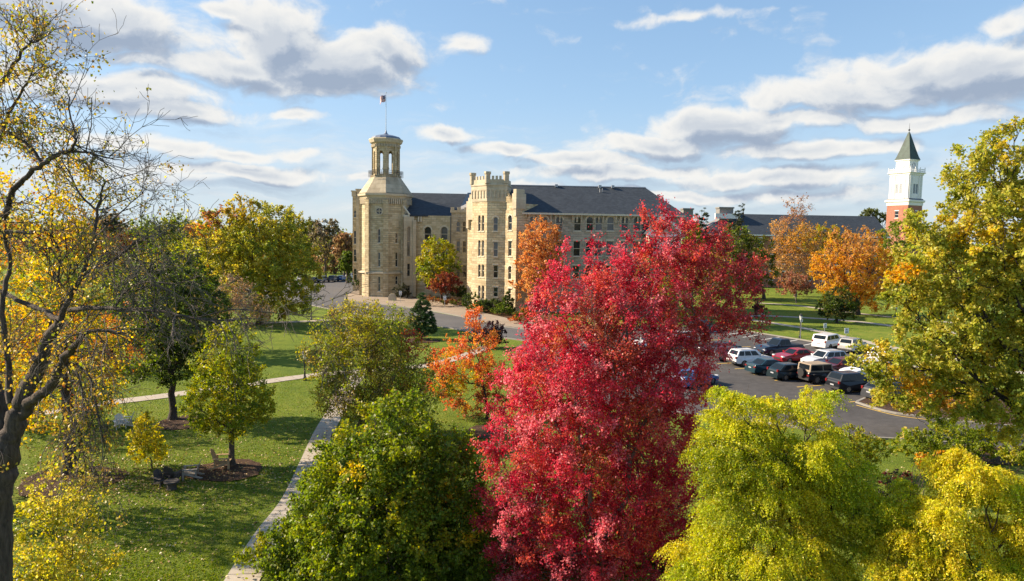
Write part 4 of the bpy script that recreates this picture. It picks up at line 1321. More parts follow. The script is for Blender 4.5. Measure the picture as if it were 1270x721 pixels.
def build_stuff():
    rs = np.random.RandomState(77)
    # far woods that close the horizon on every side
    n = 46000
    x = rs.uniform(-520, 560, n)
    y = 300 + rs.uniform(0, 60, n) + 20 * np.sin(x * .02)
    top = 13.2 + 2.2 * np.sin(x * .11) + 1.8 * np.sin(x * .37 + 1) + 1.2 * np.sin(x * .83 + 2)
    z = top * np.sqrt(rs.random(n))
    pos = np.stack((x, y, z), 1)
    lv, lq = leaf_faces(rs, pos, 1.5, .5, .2, .8)
    pal = np.array([G_MID, (.12, .13, .03), (.22, .17, .04), (.26, .14, .05), (.16, .14, .06)])
    key = (np.floor(x / 7 + 3 * np.sin(x)) * 13).astype(int) % 5
    tint = pal[np.where(rs.random(n) < .7, key, rs.randint(0, 5, n))] * rs.uniform(.7, 1.2, (n, 1))
    o = np_mesh('distant_woods', lv, lq, M['leaf'], tint=tint)
    tag(o, 'mixed autumn woods along the whole horizon', 'woods', kind='stuff')
    # fallen leaves over the lawns
    P = []
    for (x0, x1, y0, y1, cnt) in ((-40, 8, 24, 62, 4200), (-40, 12, 24, 42, 3000), (5, 40, 20, 44, 2500), (20, 60, 85, 140, 2000)):
        P.append(np.stack((rs.uniform(x0, x1, cnt), rs.uniform(y0, y1, cnt), rs.uniform(.03, .055, cnt)), 1))
    for (dx, dy, sp_, cnt) in ((82, 600, 3.2, 2600), (285, 590, 2.6, 900), (211, 530, 3.4, 900), (184, 593, 1.6, 700), (20, 690, 3.0, 1500), (446, 545, 2.6, 900)):
        c = at(dx, dy)
        P.append(np.stack((c[0] + 1.0 + rs.normal(size=cnt) * sp_, c[1] + rs.normal(size=cnt) * sp_ * .8, rs.uniform(.03, .06, cnt)), 1))
    P = np.concatenate(P)
    lv, lq = leaf_faces(rs, P, .10, 1.2, 0, .75)
    pal = np.array([(.40, .30, .10), (.40, .25, .06), (.26, .15, .06), (.42, .34, .17)])
    tint = pal[rs.randint(0, 4, len(P))] * rs.uniform(.6, 1.2, (len(P), 1))
    o = np_mesh('fallen_leaves', lv, lq, M['litter'], tint=tint)
    tag(o, 'pale fallen leaves strewn over the lawns', 'leaves', kind='stuff')
    # grass tufts on the near lawn
    n = 150000
    yy = 24 + (62 - 24) * rs.random(n) ** 1.6
    xx = rs.uniform(-.72, .5, n) * yy
    lot = (xx > -1) & (yy > 38)
    xx, yy = xx[~lot], yy[~lot]
    # not on the paths or mulch
    ln1 = smooth_line([at(*p) for p in PATH1], 8)
    ln2 = smooth_line([at(*p) for p in [(-60, 520), (40, 514), (110, 503), (200, 492), (300, 478), (380, 467), (440, 461), (520, 455), (575, 442), (605, 430)]], 8)
    ok = np.ones(len(xx), bool)
    for ln in (ln1, ln2):
        A = np.array(ln)
        for q in A:
            ok &= ((xx - q[0]) ** 2 + (yy - q[1]) ** 2) > .86 ** 2
        for i in range(len(A) - 1):
            q = (A[i] + A[i + 1]) / 2
            ok &= ((xx - q[0]) ** 2 + (yy - q[1]) ** 2) > .86 ** 2
    for (mx, my, mr) in ((280, 584, 45), (88, 597, 60), (228, 525, 35), (440, 541, 30)):
        c = at(mx, my)
        r = (at(mx + mr, my)[0] - c[0])
        ok &= ((xx - c[0]) / r) ** 2 + ((yy - c[1]) / (r * .95)) ** 2 > 1
    xx, yy = xx[ok], yy[ok]
    n = len(xx)
    a = rs.uniform(0, 2 * math.pi, n)
    wd = rs.uniform(.012, .03, n)
    hh = rs.uniform(.04, .10, n)
    v = np.empty((n, 3, 3), np.float32)
    v[:, 0] = np.stack((xx - wd * np.cos(a), yy - wd * np.sin(a), np.zeros(n)), 1)
    v[:, 1] = np.stack((xx + wd * np.cos(a), yy + wd * np.sin(a), np.zeros(n)), 1)
    v[:, 2] = np.stack((xx + rs.normal(size=n) * .03, yy + rs.normal(size=n) * .03, hh), 1)
    pal = np.array([(.10, .155, .011), (.15, .205, .015), (.21, .245, .022), (.28, .25, .055)])
    tint = pal[rs.choice(4, n, p=[.35, .38, .2, .07])] * rs.uniform(.75, 1.25, (n, 1))
    o = np_mesh('grass', v.reshape(-1, 3), np.arange(n * 3).reshape(-1, 3), M['blade'], tint=tint)
    tag(o, 'short green grass blades of the lawn', 'grass', kind='stuff')


exec_later = []
# ================================================================== BUILDINGS
WR = random.Random(4)


class Wall:
    """an upright wall from p0 to p1 (outside on the right-hand side of p0->p1), with real openings"""

    def __init__(self, p0, p1, z0, z1):
        self.p0 = np.array(p0[:2], float)
        self.p1 = np.array(p1[:2], float)
        d = self.p1 - self.p0
        self.L = np.linalg.norm(d)
        self.u = d / self.L
        self.n = np.array((self.u[1], -self.u[0]))
        self.z0, self.z1 = z0, z1
        self.ops = []

    def uz(self, px, py):
        r = ray(px, py)
        den = r[0] * self.n[0] + r[1] * self.n[1]
        t = ((self.p0[0] - CAMP[0]) * self.n[0] + (self.p0[1] - CAMP[1]) * self.n[1]) / den
        q = CAMP + r * t
        return float((q[:2] - self.p0) @ self.u), float(q[2])

    def open_px(self, pc, py0, py1, wid, arch=False, kind='sash', off=0.0):
        u, zt = self.uz(pc, py0)
        u2, zb = self.uz(pc, py1)
        u = (u + u2) / 2 + off
        self.open(u, zb, zt, wid, arch, kind)

    def open(self, u, zb, zt, wid, arch=False, kind='sash'):
        u0, u1 = u - wid / 2, u + wid / 2
        if u0 < .1 or u1 > self.L - .1:
            return
        zb, zt = max(zb, self.z0 + .1), min(zt, self.z1 - .1)
        for o in self.ops:
            if u0 < o[1] + .05 and u1 > o[0] - .05 and zb < o[3] + .05 and zt > o[2] - .05:
                return
        self.ops.append((u0, u1, zb, zt, arch, kind))

    def P(self, u, z, dep=0.0):
        q = self.p0 + self.u * u - self.n * dep
        return (q[0], q[1], z)

    def build(self, bm, dep=.28):
        us = sorted(set([0.0, self.L] + [x for o in self.ops for x in o[:2]]))
        zs = sorted(set([self.z0, self.z1] + [x for o in self.ops for x in o[2:4]]))
        cache = {}

        def vert(u, z, d=0.0):
            k = (round(u, 4), round(z, 4), d)
            if k not in cache:
                cache[k] = bm.verts.new(self.P(u, z, d))
            return cache[k]
        for i in range(len(us) - 1):
            for j in range(len(zs) - 1):
                uc, zc = (us[i] + us[i + 1]) / 2, (zs[j] + zs[j + 1]) / 2
                if any(o[0] < uc < o[1] and o[2] < zc < o[3] for o in self.ops):
                    continue
                bm.faces.new((vert(us[i], zs[j]), vert(us[i + 1], zs[j]), vert(us[i + 1], zs[j + 1]), vert(us[i], zs[j + 1])))
        for (u0, u1, zb, zt, arch, kind) in self.ops:
            r = (u1 - u0) / 2
            uc = (u0 + u1) / 2
            if arch:
                zs_ = zt - r
                arc = [(uc - r * math.cos(math.pi * k / 10), zs_ + r * math.sin(math.pi * k / 10)) for k in range(11)]
                L_ = arc[:6]
                bm.faces.new([bm.verts.new(self.P(u0, zt))] + [bm.verts.new(self.P(*a)) for a in reversed(L_)][0:6])
                R2 = arc[5:]
                bm.faces.new([bm.verts.new(self.P(u1, zt))] + [bm.verts.new(self.P(*a)) for a in reversed(R2)])
                path = [(u0, zb)] + arc + [(u1, zb)]
            else:
                path = [(u0, zb), (u0, zt), (u1, zt), (u1, zb)]
            for a, b in zip(path, path[1:] + path[:1]):
                bm.faces.new([bm.verts.new(self.P(*a)), bm.verts.new(self.P(*b)), bm.verts.new(self.P(b[0], b[1], dep)), bm.verts.new(self.P(a[0], a[1], dep))])

    def windows(self, parent, frame_m, dep=.22, blind=False, rs=random):
        for (u0, u1, zb, zt, arch, kind) in self.ops:
            if kind == 'open':
                continue
            bm = bmesh.new()
            fw = min(.09, (u1 - u0) * .16)

            def bar(a0, a1, b0, b1, d0=dep - .10, d1=dep):
                vs = [bm.verts.new(self.P(a, z, d)) for d in (d0, d1) for (a, z) in ((a0, b0), (a1, b0), (a1, b1), (a0, b1))]
                for q in ((0, 1, 2, 3), (7, 6, 5, 4), (0, 4, 5, 1), (1, 5, 6, 2), (2, 6, 7, 3), (3, 7, 4, 0)):
                    bm.faces.new([vs[i] for i in q])
            r = (u1 - u0) / 2
            zsp = zt - r if arch else zt
            bar(u0, u0 + fw, zb, zsp)
            bar(u1 - fw, u1, zb, zsp)
            bar(u0 + fw, u1 - fw, zb, zb + fw)
            zm = zb + (zt - zb) * .5
            bar(u0 + fw, u1 - fw, zm - fw * .45, zm + fw * .45, dep - .08, dep - .005)
            if not arch:
                bar(u0 + fw, u1 - fw, zt - fw, zt)
            else:
                uc = (u0 + u1) / 2
                for k in range(8):
                    t0, t1 = math.pi * k / 8, math.pi * (k + 1) / 8
                    q = [(uc - rr * math.cos(t), zsp + rr * math.sin(t)) for rr, t in ((r, t0), (r, t1), (r - fw, t1), (r - fw, t0))]
                    vs = [bm.verts.new(self.P(a, z, dep - .1)) for a, z in q]
                    bm.faces.new(vs)
            # stone sill proud of the wall
            vs = [bm.verts.new(self.P(a, z, d)) for d in (-.10, dep - .02) for (a, z) in ((u0 - .08, zb - .14), (u1 + .08, zb - .14), (u1 + .08, zb - .004), (u0 - .08, zb - .004))]
            for q in ((0, 1, 2, 3), (7, 6, 5, 4), (0, 4, 5, 1), (1, 5, 6, 2), (2, 6, 7, 3), (3, 7, 4, 0)):
                bm.faces.new([vs[i] for i in q])
            # raised dressed-stone hood over the head
            if kind in ('sash', 'pair'):
                if arch:
                    uc = (u0 + u1) / 2
                    for k in range(8):
                        t0, t1 = math.pi * k / 8, math.pi * (k + 1) / 8
                        q = [(uc - rr * math.cos(t), zsp + rr * math.sin(t)) for rr, t in ((r + .22, t0), (r + .22, t1), (r + .02, t1), (r + .02, t0))]
                        f0 = [bm.verts.new(self.P(a, z, -.06)) for a, z in q]
                        f1 = [bm.verts.new(self.P(a, z, .02)) for a, z in q]
                        bm.faces.new(f0)
                        for i in range(4):
                            bm.faces.new((f0[i], f1[i], f1[(i + 1) % 4], f0[(i + 1) % 4]))
                else:
                    vs = [bm.verts.new(self.P(a, z, d)) for d in (-.06, .02) for (a, z) in ((u0 - .1, zt + .01), (u1 + .1, zt + .01), (u1 + .1, zt + .26), (u0 - .1, zt + .26))]
                    for q in ((0, 1, 2, 3), (7, 6, 5, 4), (0, 4, 5, 1), (1, 5, 6, 2), (2, 6, 7, 3), (3, 7, 4, 0)):
                        bm.faces.new([vs[i] for i in q])
            w = mesh_obj('window', bm, frame_m, parent)
            bm = bmesh.new()
            if arch:
                uc = (u0 + u1) / 2
                poly = [(u0, zb)] + [(uc - r * math.cos(math.pi * k / 10), zsp + r * math.sin(math.pi * k / 10)) for k in range(11)] + [(u1, zb)]
            else:
                poly = [(u0, zb), (u0, zt), (u1, zt), (u1, zb)]
            bm.faces.new([bm.verts.new(self.P(a, z, dep + .01)) for a, z in poly])
            pane = mesh_obj('pane', bm, M['glass'] if WR.random() < .7 else M['glass_pale'], None)
            pane.parent = w
            pane.data.transform(Matrix.Translation(-Vector(parent.location)))


def prism(bm, pts, z0, z1, cap=True):
    a = [bm.verts.new((p[0], p[1], z0)) for p in pts]
    b = [bm.verts.new((p[0], p[1], z1)) for p in pts]
    n = len(pts)
    for i in range(n):
        bm.faces.new((a[i], a[(i + 1) % n], b[(i + 1) % n], b[i]))
    if cap:
        bm.faces.new(list(reversed(a)))
        bm.faces.new(b)


def zat(px, py, Y):
    return float(W(px, py, Y)[2])


def build_hall():
    hall = thing('college_hall', 'long cream limestone hall with battlemented towers and an octagonal bell tower', 'building', (0, 125, 0))
    fr = M['cream']
    # ---------------------------------------------------------------- octagonal bell tower
    Yt = 143.0
    c = W(478.5, 240, Yt)[:2]
    R = 5.15
    ph = math.atan2(-c[1], -c[0])                                # a corner looks at the camera
    z_c, z_sk, z_top = zat(478, 240, Yt - 4.5), zat(478, 218.5, Yt - 2.5), zat(482, 171, Yt - 2.5)
    vs = [np.array((c[0] + R * math.cos(ph + math.pi / 4 * k), c[1] + R * math.sin(ph + math.pi / 4 * k))) for k in range(8)]
    bm = bmesh.new()
    walls = []
    for k in range(8):
        w = Wall(vs[k], vs[(k + 1) % 8], 0, z_c)
        walls.append(w)
    # orientation: outside must be on the right -> counter-clockwise seen from above
    front = sorted(walls, key=lambda w: -(w.n @ (-c / np.linalg.norm(c))))
    two = sorted(front[:2], key=lambda w: (w.p0 + w.p1)[0] / (w.p0 + w.p1)[1])
    side = sorted(front[2:4], key=lambda w: (w.p0 + w.p1)[0] / (w.p0 + w.p1)[1])
    for w, pc, rows in ((two[0], 470, ((284, 301.5), (313, 331), (343, 361.5))), (two[1], 492, ((289, 302), (313, 331), (342.5, 353)))):
        for a, b in rows:
            w.open_px(pc, a, b, .62, False, 'slit')
    for w, pc, rows in ((side[0], 454, ((288, 304), (309, 325))),):
        for a, b in rows:
            w.open_px(pc, a, b, .8, True, 'slit')
    for w in walls:
        w.build(bm)
    body = mesh_obj('bell_tower', bm, M['stone'], hall)
    for w in walls:
        w.windows(hall, fr)
    # corner buttresses, string course, dentils, cornice
    bm = bmesh.new()
    for k in range(8):
        v = vs[k]
        o = (v - c) / R
        t = np.array((-o[1], o[0]))
        obox(bm, v, t, o, -.55, .55, -.5, .22, 0, z_c - 1.2)
    mesh_obj('buttress', bm, M['stone'], hall)
    bm = bmesh.new()
    zs = zat(470, 338.5, Yt - 4.6)
    lathe(bm, c, [(R + .02, zs - .25), (R + .42, zs - .2), (R + .42, zs + .1), (R + .02, zs + .25)], 8, ph, False)
    mesh_obj('string_course', bm, M['trim_stone'], hall)
    bm = bmesh.new()
    lathe(bm, c, [(R + .02, z_c - 1.1), (R + .25, z_c - .55), (R + .55, z_c - .45), (R + .6, z_c - .02), (R - .1, z_c + .12)], 8, ph, False)
    for k in range(8):                                           # little arched corbels below the cornice
        a, b = vs[k], vs[(k + 1) % 8]
        d = (b - a)
        L = np.linalg.norm(d)
        u = d / L
        n = np.array((u[1], -u[0]))
        for i in range(9):
            s = L * (i + .5) / 9
            obox(bm, a, u, n, s - .11, s + .11, .0, .3, z_c - 2.1, z_c - 1.0)
    mesh_obj('cornice', bm, M['trim_stone'], hall)
    # round window with a cross
    for w, px_ in ((two[0], 470.5), (two[1], 491.5)):
        if w is two[1]:
            continue
        u, z = w.uz(px_, 262)
        bm = bmesh.new()
        r0, r1 = .62, .9
        for k in range(20):
            t0, t1 = 2 * math.pi * k / 20, 2 * math.pi * (k + 1) / 20
            q = [(u + r * math.cos(t), z + r * math.sin(t)) for r, t in ((r1, t0), (r1, t1), (r0, t1), (r0, t0))]
            f0 = [bm.verts.new(w.P(a, b, -.12)) for a, b in q]
            f1 = [bm.verts.new(w.P(a, b, .0)) for a, b in q]
            bm.faces.new(f0)
            for i in range(4):
                bm.faces.new((f0[i], f1[i], f1[(i + 1) % 4], f0[(i + 1) % 4]))
        for (a0, a1, b0, b1) in ((-.07, .07, -.62, .62), (-.62, .62, -.07, .07)):
            q = [bm.verts.new(w.P(u + a, z + b, -.07)) for a, b in ((a0, b0), (a1, b0), (a1, b1), (a0, b1))]
            bm.faces.new(q)
        wn = mesh_obj('round_window', bm, M['trim_stone'], hall)
        bm = bmesh.new()
        bm.faces.new([bm.verts.new(w.P(u + .64 * math.cos(2 * math.pi * k / 20), z + .64 * math.sin(2 * math.pi * k / 20), -.03)) for k in range(20)])
        pn = mesh_obj('pane', bm, M['glass'])
        pn.parent = wn
        pn.data.transform(Matrix.Translation(-Vector(hall.location)))
    # stone skirt and lantern
    bm = bmesh.new()
    lathe(bm, c, [(R + .35, z_c + .1), (3.05, z_sk - .1), (3.15, z_sk), (3.15, z_sk + .2), (2.2, z_sk + .2)], 8, ph, False)
    mesh_obj('skirt_roof', bm, M['skirt'], hall)
    r = 2.72
    lv = [np.array((c[0] + r * math.cos(ph + math.pi / 4 * k), c[1] + r * math.sin(ph + math.pi / 4 * k))) for k in range(8)]
    bm = bmesh.new()
    za, zb_ = zat(480, 187, Yt - 2.5), zat(480, 216, Yt - 2.5)
    for k in range(8):
        w = Wall(lv[k], lv[(k + 1) % 8], z_sk + .15, z_top - .2)
        w.open(w.L / 2, zb_ + .1, za, .78, True, 'open')
        w.build(bm, .42)
    for k in range(8):
        o = (lv[k] - c) / r
        t = np.array((-o[1], o[0]))
        obox(bm, lv[k], t, o, -.24, .24, -.3, .14, z_sk + .16, z_top - 1.6)
    mesh_obj('lantern', bm, M['stone'], hall)
    bm = bmesh.new()
    lathe(bm, c, [(r - .05, z_top - 1.9), (r + .08, z_top - 1.7), (r + .1, z_top - 1.2), (r + .30, z_top - 1.0), (r + .55, z_top - .85), (r + .80, z_top - .2), (r + .70, z_top), (.5, z_top + .05)], 8, ph)
    for k in range(8):
        a, b = lv[k], lv[(k + 1) % 8]
        d = b - a
        L = np.linalg.norm(d)
        u = d / L
        n = np.array((u[1], -u[0]))
        for i in range(6):
            s = L * (i + .5) / 6
            obox(bm, a, u, n, s - .1, s + .1, .06, .34, z_top - 1.75, z_top - 1.25)
    mesh_obj('lantern_cornice', bm, M['trim_stone'], hall)
    bm = bmesh.new()
    lathe(bm, c, [(r + .40, z_top + .06), (r + .15, z_top + .40), (1.7, z_top + .75), (.6, z_top + .95), (.25, z_top + 1.3), (.02, z_top + 2.1)], 16, ph)
    mesh_obj('dome', bm, M['dome'], hall)
    bm = bmesh.new()
    lathe(bm, c, [(.75, zb_ + 1.2), (.72, zb_ + 1.35), (.5, zb_ + 1.8), (.4, zb_ + 2.3), (.05, zb_ + 2.5)], 14)
    tube(bm, (c[0], c[1], zb_ + 2.4), (c[0], c[1], z_top - .3), .06)
    mesh_obj('bell', bm, M['bronze'], hall)
    bm = bmesh.new()                                             # balcony railing
    rr = 3.55
    for k in range(8):
        a = (c[0] + rr * math.cos(ph + math.pi / 4 * k), c[1] + rr * math.sin(ph + math.pi / 4 * k))
        b = (c[0] + rr * math.cos(ph + math.pi / 4 * (k + 1)), c[1] + rr * math.sin(ph + math.pi / 4 * (k + 1)))
        for h in (z_sk + .75, z_sk + 1.15):
            tube(bm, (*a, h), (*b, h), .035, n=5)
        for i in range(6):
            t = i / 6
            p = (a[0] + (b[0] - a[0]) * t, a[1] + (b[1] - a[1]) * t)
            tube(bm, (*p, z_sk - .15), (*p, z_sk + 1.15), .03, n=4)
    mesh_obj('railing', bm, M['dark'], hall)
    zp = zat(481, 116, Yt)
    bm = bmesh.new()
    tube(bm, (c[0], c[1], z_top + 2.0), (c[0], c[1], zp), .09, .05, 8)
    lathe(bm, c, [(.02, zp), (.14, zp + .1), (.14, zp + .2), (.02, zp + .3)], 8)
    mesh_obj('flagpole', bm, M['pole'], hall)
    # flag: hangs from the pole, half furled
    fz1 = zp - .25
    rs = np.random.RandomState(3)
    nu, nv = 26, 13
    fl = thing('flag', 'red, white and blue striped flag hanging from the pole on the bell tower', 'flag', (c[0], c[1], fz1))
    Lf, Hf = 1.9, 1.35

    def fp(i, j):
        s = i / nu
        x = -s * Lf * .62
        y = .28 * math.sin(s * 7) * (.3 + s) + .1 * math.sin(j * .5 + s * 5) * s
        z = -(j / nv) * Hf - .75 * s * s - .1 * math.sin(s * 6)
        return (c[0] + x - .09, c[1] + y, fz1 + z)
    for nm, key in (('field', 'w'), ('stripe', 'r'), ('canton', 'b'), ('star', 's')):
        bm = bmesh.new()
        cache = {}

        def vt(i, j, off=0.0):
            if (i, j) not in cache:
                p = fp(i, j)
                cache[(i, j)] = bm.verts.new(p)
            return cache[(i, j)]
        for i in range(nu):
            for j in range(nv):
                k = 'b' if (i < nu * .42 and j < 7) else ('r' if j % 2 == 0 else 'w')
                if k == key:
                    bm.faces.new((vt(i, j), vt(i + 1, j), vt(i + 1, j + 1), vt(i, j + 1)))
        if key == 's':
            for i in range(1, 10, 2):
                for j in range(1, 6, 2):
                    p = Vector(fp(i, j))
                    if len(bm.faces):
                        mesh_obj(nm, bm, M['white'], fl)
                        bm = bmesh.new()
                    for sgn in (-.012, .012):
                        bm.faces.new([bm.verts.new((p.x + .05 * math.cos(a), p.y + sgn, p.z + .05 * math.sin(a))) for a in (math.pi / 2 + 2 * math.pi * q / 5 for q in range(5))])
        colm = {'w': (.75, .74, .72), 'r': (.42, .02, .03), 'b': (.02, .03, .14), 's': (.75, .74, .72)}[key]
        mesh_obj(nm, bm, plain('flag_' + nm, colm, .8), fl)

    # ---------------------------------------------------------------- narrow block behind, left of the bell tower
    Yb = 152.0
    a, b = W(437.3, 300, Yb)[:2], W(449, 300, Yb)[:2]
    zt = zat(440, 241, Yb)
    bm = bmesh.new()
    w = Wall(a, (b[0] + 3, b[1] - .3), 0, zt)
    for r0, r1 in ((261, 270), (286, 303), (309, 325), (333, 348)):
        w.open_px(440.3, r0, r1, .8, True, 'slit')
    w.build(bm)
    w.windows(hall, fr)
    wl = Wall((a[0] + 2.5, a[1] + 12), a, 0, zt)
    wl.build(bm)
    mesh_obj('west_wing', bm, M['stone'], hall)
    bm = bmesh.new()
    for px_, top in ((439.3, 237), (444.8, 235)):
        q = W(px_, 240, Yb - .1)[:2]
        box(bm, q[0] - .55, q[0] + .55, q[1] - .1, q[1] + 1.2, zt - 14 if px_ > 442 else zt - .5, zat(px_, top + 1, Yb))
        box(bm, q[0] - .68, q[0] + .68, q[1] - .22, q[1] + 1.3, zat(px_, top + 1, Yb) + .003, zat(px_, top - .5, Yb))
    mesh_obj('pinnacle', bm, M['trim_stone'], hall)

    # ---------------------------------------------------------------- middle wing
    Ym = 140.5
    pL, pR = W(509, 300, Ym + .4)[:2], W(561, 300, Ym - .8)[:2]
    z_ev = zat(530, 267.5, Ym)
    z_rd = zat(545, 239.8, Ym + 7.5)
    w = Wall(pL, pR, 0, z_ev)
    for pc in (530.5, 551):
        w.open_px(pc, 281, 300, 1.5, True)
        w.open_px(pc, 312, 330, 1.3)
        w.open_px(pc, 341, 356, 1.3)
    bm = bmesh.new()
    w.build(bm)
    mesh_obj('middle_wing', bm, M['stone'], hall)
    w.windows(hall, fr)
    # wall slip with the tall arched light beside the tower
    s0, s1 = W(500.5, 300, Yt - 4.2)[:2], W(513.5, 300, Ym - .6)[:2]
    w = Wall(s0, s1, 0, z_ev - .3)
    w.open_px(507, 281, 318, .75, True)
    w.open_px(507, 327, 343, .7)
    w.open_px(507, 354, 367, .7)
    bm = bmesh.new()
    w.build(bm)
    obox(bm, s1, w.u, w.n, -.35, .35, -.6, .3, 0, z_ev - 1.0)
    mesh_obj('wall_slip', bm, M['trim_stone'], hall)
    w.windows(hall, M['trim_stone'])
    u = w.u
    # roof of the middle wing
    bm = bmesh.new()
    e0, e1 = W(500, 300, Ym - .6)[:2], W(586, 300, Ym + .8)[:2]
    rd0, rd1 = W(496, 300, Ym + 7.5)[:2], W(590, 300, Ym + 8.3)[:2]
    th = .28
    A = [(e0[0], e0[1], z_ev + .05), (e1[0], e1[1], z_ev + .05), (rd1[0], rd1[1], z_rd), (rd0[0], rd0[1], z_rd)]
    B = [(e0[0], e0[1] + 15, z_ev + .05), (e1[0], e1[1] + 15, z_ev + .05)]
    va = [bm.verts.new(p) for p in A]
    vb = [bm.verts.new(p) for p in B]
    bm.faces.new(va)
    bm.faces.new((va[3], va[2], vb[1], vb[0]))
    bm.faces.new((va[0], va[3], vb[0]))
    bm.faces.new((va[1], vb[1], va[2]))
    vlow = [bm.verts.new((p[0], p[1], p[2] - th)) for p in A[:2]]
    bm.faces.new((va[1], va[0], vlow[0], vlow[1]))
    mesh_obj('roof', bm, M['shingle'], hall)
    bm = bmesh.new()
    g0 = W(500.3, 256, Ym - .7)
    g1 = W(508, 266.5, Ym - .9)
    obox(bm, g0[:2], np.array((1., 0)), np.array((0, -1.)), 0, g1[0] - g0[0], 0, .25, z_ev - .35, z_ev + .05)
    tube(bm, g0, g1, .2, n=6)
    mesh_obj('rake_board', bm, M['cream'], hall)
    d = (np.array(e1) - np.array(e0))
    L = np.linalg.norm(d)
    u = d / L
    n = np.array((u[1], -u[0]))
    for s in (3.1, 3.6, 6.2, 6.7, 7.6, 8.1):
        bm = bmesh.new()
        obox(bm, np.array(e0) + d * 0, u, n, s - .12, s + .12, -.6, -.02, z_ev - 1.3, z_ev - .25)
        mesh_obj('eave_bracket', bm, M['cream'], hall)
    # link bay with its small battlements
    Yl = 133.5
    pL, pR = W(559.5, 300, Yl)[:2], W(584, 300, Yl + .5)[:2]
    z1 = zat(570, 264, Yl)
    w = Wall(pL, pR, 0, z1)
    for pc in (562.2, 568.2, 576):
        for (r0, r1, ar) in ((274.5, 288, True), (299, 314, False), (329, 344, False), (357, 368, False)):
            w.open_px(pc, r0, r1, .8, ar, 'slit')
    bm = bmesh.new()
    w.build(bm)
    wl = Wall((pL[0], pL[1] + 8), pL, 0, z1)
    wl.build(bm)
    bm.faces.new([bm.verts.new(p) for p in ((*pL, z1), (*pR, z1), (pR[0], pR[1] + 8, z1), (pL[0], pL[1] + 8, z1))])
    mesh_obj('link_bay', bm, M['stone_shaded'], hall)
    w.windows(hall, M['trim_stone'])
    bm = bmesh.new()
    obox(bm, pL, w.u, w.n, -.15, w.L, -.25, .22, z1 + .004, z1 + .5)
    k = int(w.L / .62)
    for i in range(k):
        if i % 2 == 0:
            obox(bm, pL, w.u, w.n, i * w.L / k - .1, (i + 1) * w.L / k - .1, -.2, .18, z1 + .504, z1 + 1.05)
    mesh_obj('battlement', bm, M['trim_stone'], hall)
    bm = bmesh.new()                                             # down pipe
    q = W(584.0, 300, Yl - .6)[:2]
    tube(bm, (pL[0] - .1, pL[1] - .15, .2), (pL[0] - .1, pL[1] - .15, z_ev - .3), .09, n=6)
    mesh_obj('downpipe', bm, M['dark'], hall)
    # small hip roof behind the link bay, its sunlight put in as paler grey
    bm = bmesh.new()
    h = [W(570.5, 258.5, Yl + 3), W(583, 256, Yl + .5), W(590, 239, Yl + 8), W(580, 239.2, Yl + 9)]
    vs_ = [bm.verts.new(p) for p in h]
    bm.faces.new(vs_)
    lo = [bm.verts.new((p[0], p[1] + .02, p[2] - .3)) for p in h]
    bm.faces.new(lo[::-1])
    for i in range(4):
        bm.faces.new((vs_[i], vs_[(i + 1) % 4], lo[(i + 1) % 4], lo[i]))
    mesh_obj('hip_roof', bm, M['roof_sunlit'], hall)

    # ---------------------------------------------------------------- near square tower with crow-stepped gable
    C0 = at(602.3, 385)[:2]
    Y0 = C0[1]
    tl, tf = R_(-50), R_(-11)
    n1 = np.array((math.sin(tl), -math.cos(tl)))                 # the sunlit face looks left
    n2 = np.array((math.cos(tl), math.sin(tl)))                  # along it, to the right
    nf = np.array((math.sin(tf), -math.cos(tf)))                 # the front face
    uf = np.array((math.cos(tf), math.sin(tf)))
    dR = -n1
    wL, wF = 4.2, 3.25
    A0, B0 = C0 - n2 * wL, C0 + uf * wF
    zsh = zat(603, 236, Y0)
    zc0, zc1 = zat(603, 229.5, Y0), zat(603, 213, Y0)
    Lf = Wall(A0, C0, 0, zsh)
    Rt = Wall(C0, B0, 0, zsh)
    for (r0, r1) in ((267, 287), (298, 318), (328, 344), (354, 371)):
        Lf.open_px(594.4, r0, r1, .72, True, 'slit')
        Lf.open_px(598.8, r0, r1, .72, True, 'slit')
    for (r0, r1, ar) in ((269, 287, True), (300, 318.5, False), (329, 345, False), (356.5, 368.5, False)):
        Rt.open_px(614.6, r0, r1, .85, ar)
    G1 = B0 + n2 * 2.95
    Gl = A0 + dR * .9 - n2 * 2.6
    gw_z = zat(632, 251, Y0)
    Gd = Wall(B0 + n2 * .02, G1, 0, gw_z)
    for (r0, r1, ar) in ((267, 286, True), (299, 318, False), (330, 347, True), (358, 371, False)):
        Gd.open_px(632.6, r0, r1, 1.05, ar)
    bk = np.array((0.6, 4.4))
    bm = bmesh.new()
    Lf.build(bm)
    Rt.build(bm)
    Wall(B0, B0 + bk, 0, zsh).build(bm)
    Wall(B0 + bk, A0 + bk * .6, 0, zsh).build(bm)
    Wall(A0 + bk * .6, A0, 0, zsh).build(bm)
    mesh_obj('square_tower', bm, M['stone'], hall)
    for w in (Lf, Rt):
        w.windows(hall, fr)
    # corbelled parapet
    bm = bmesh.new()
    foot = [A0, C0, B0, B0 + bk, A0 + bk * .6]

    def outset(h):
        c_ = sum(foot) / 5
        res = []
        for i in range(5):
            p, a_, b_ = foot[i], foot[i - 1], foot[(i + 1) % 5]
            e0, e1 = (p - a_) / np.linalg.norm(p - a_), (b_ - p) / np.linalg.norm(b_ - p)
            m0, m1 = np.array((e0[1], -e0[0])), np.array((e1[1], -e1[0]))
            m = (m0 + m1) / (1 + m0 @ m1)
            res.append(p + m * h)
        return res
    prof = [(.003, zsh - 2.0), (.1, zsh - 1.9), (.12, zsh - .2), (.24, zsh + .1), (.24, zc0 - .2), (.34, zc0 - .1), (.34, zc0 + .12), (.18, zc0 + .2), (.18, zc0 + .95), (-.05, zc0 + .95), (-.05, zc0 - .3)]
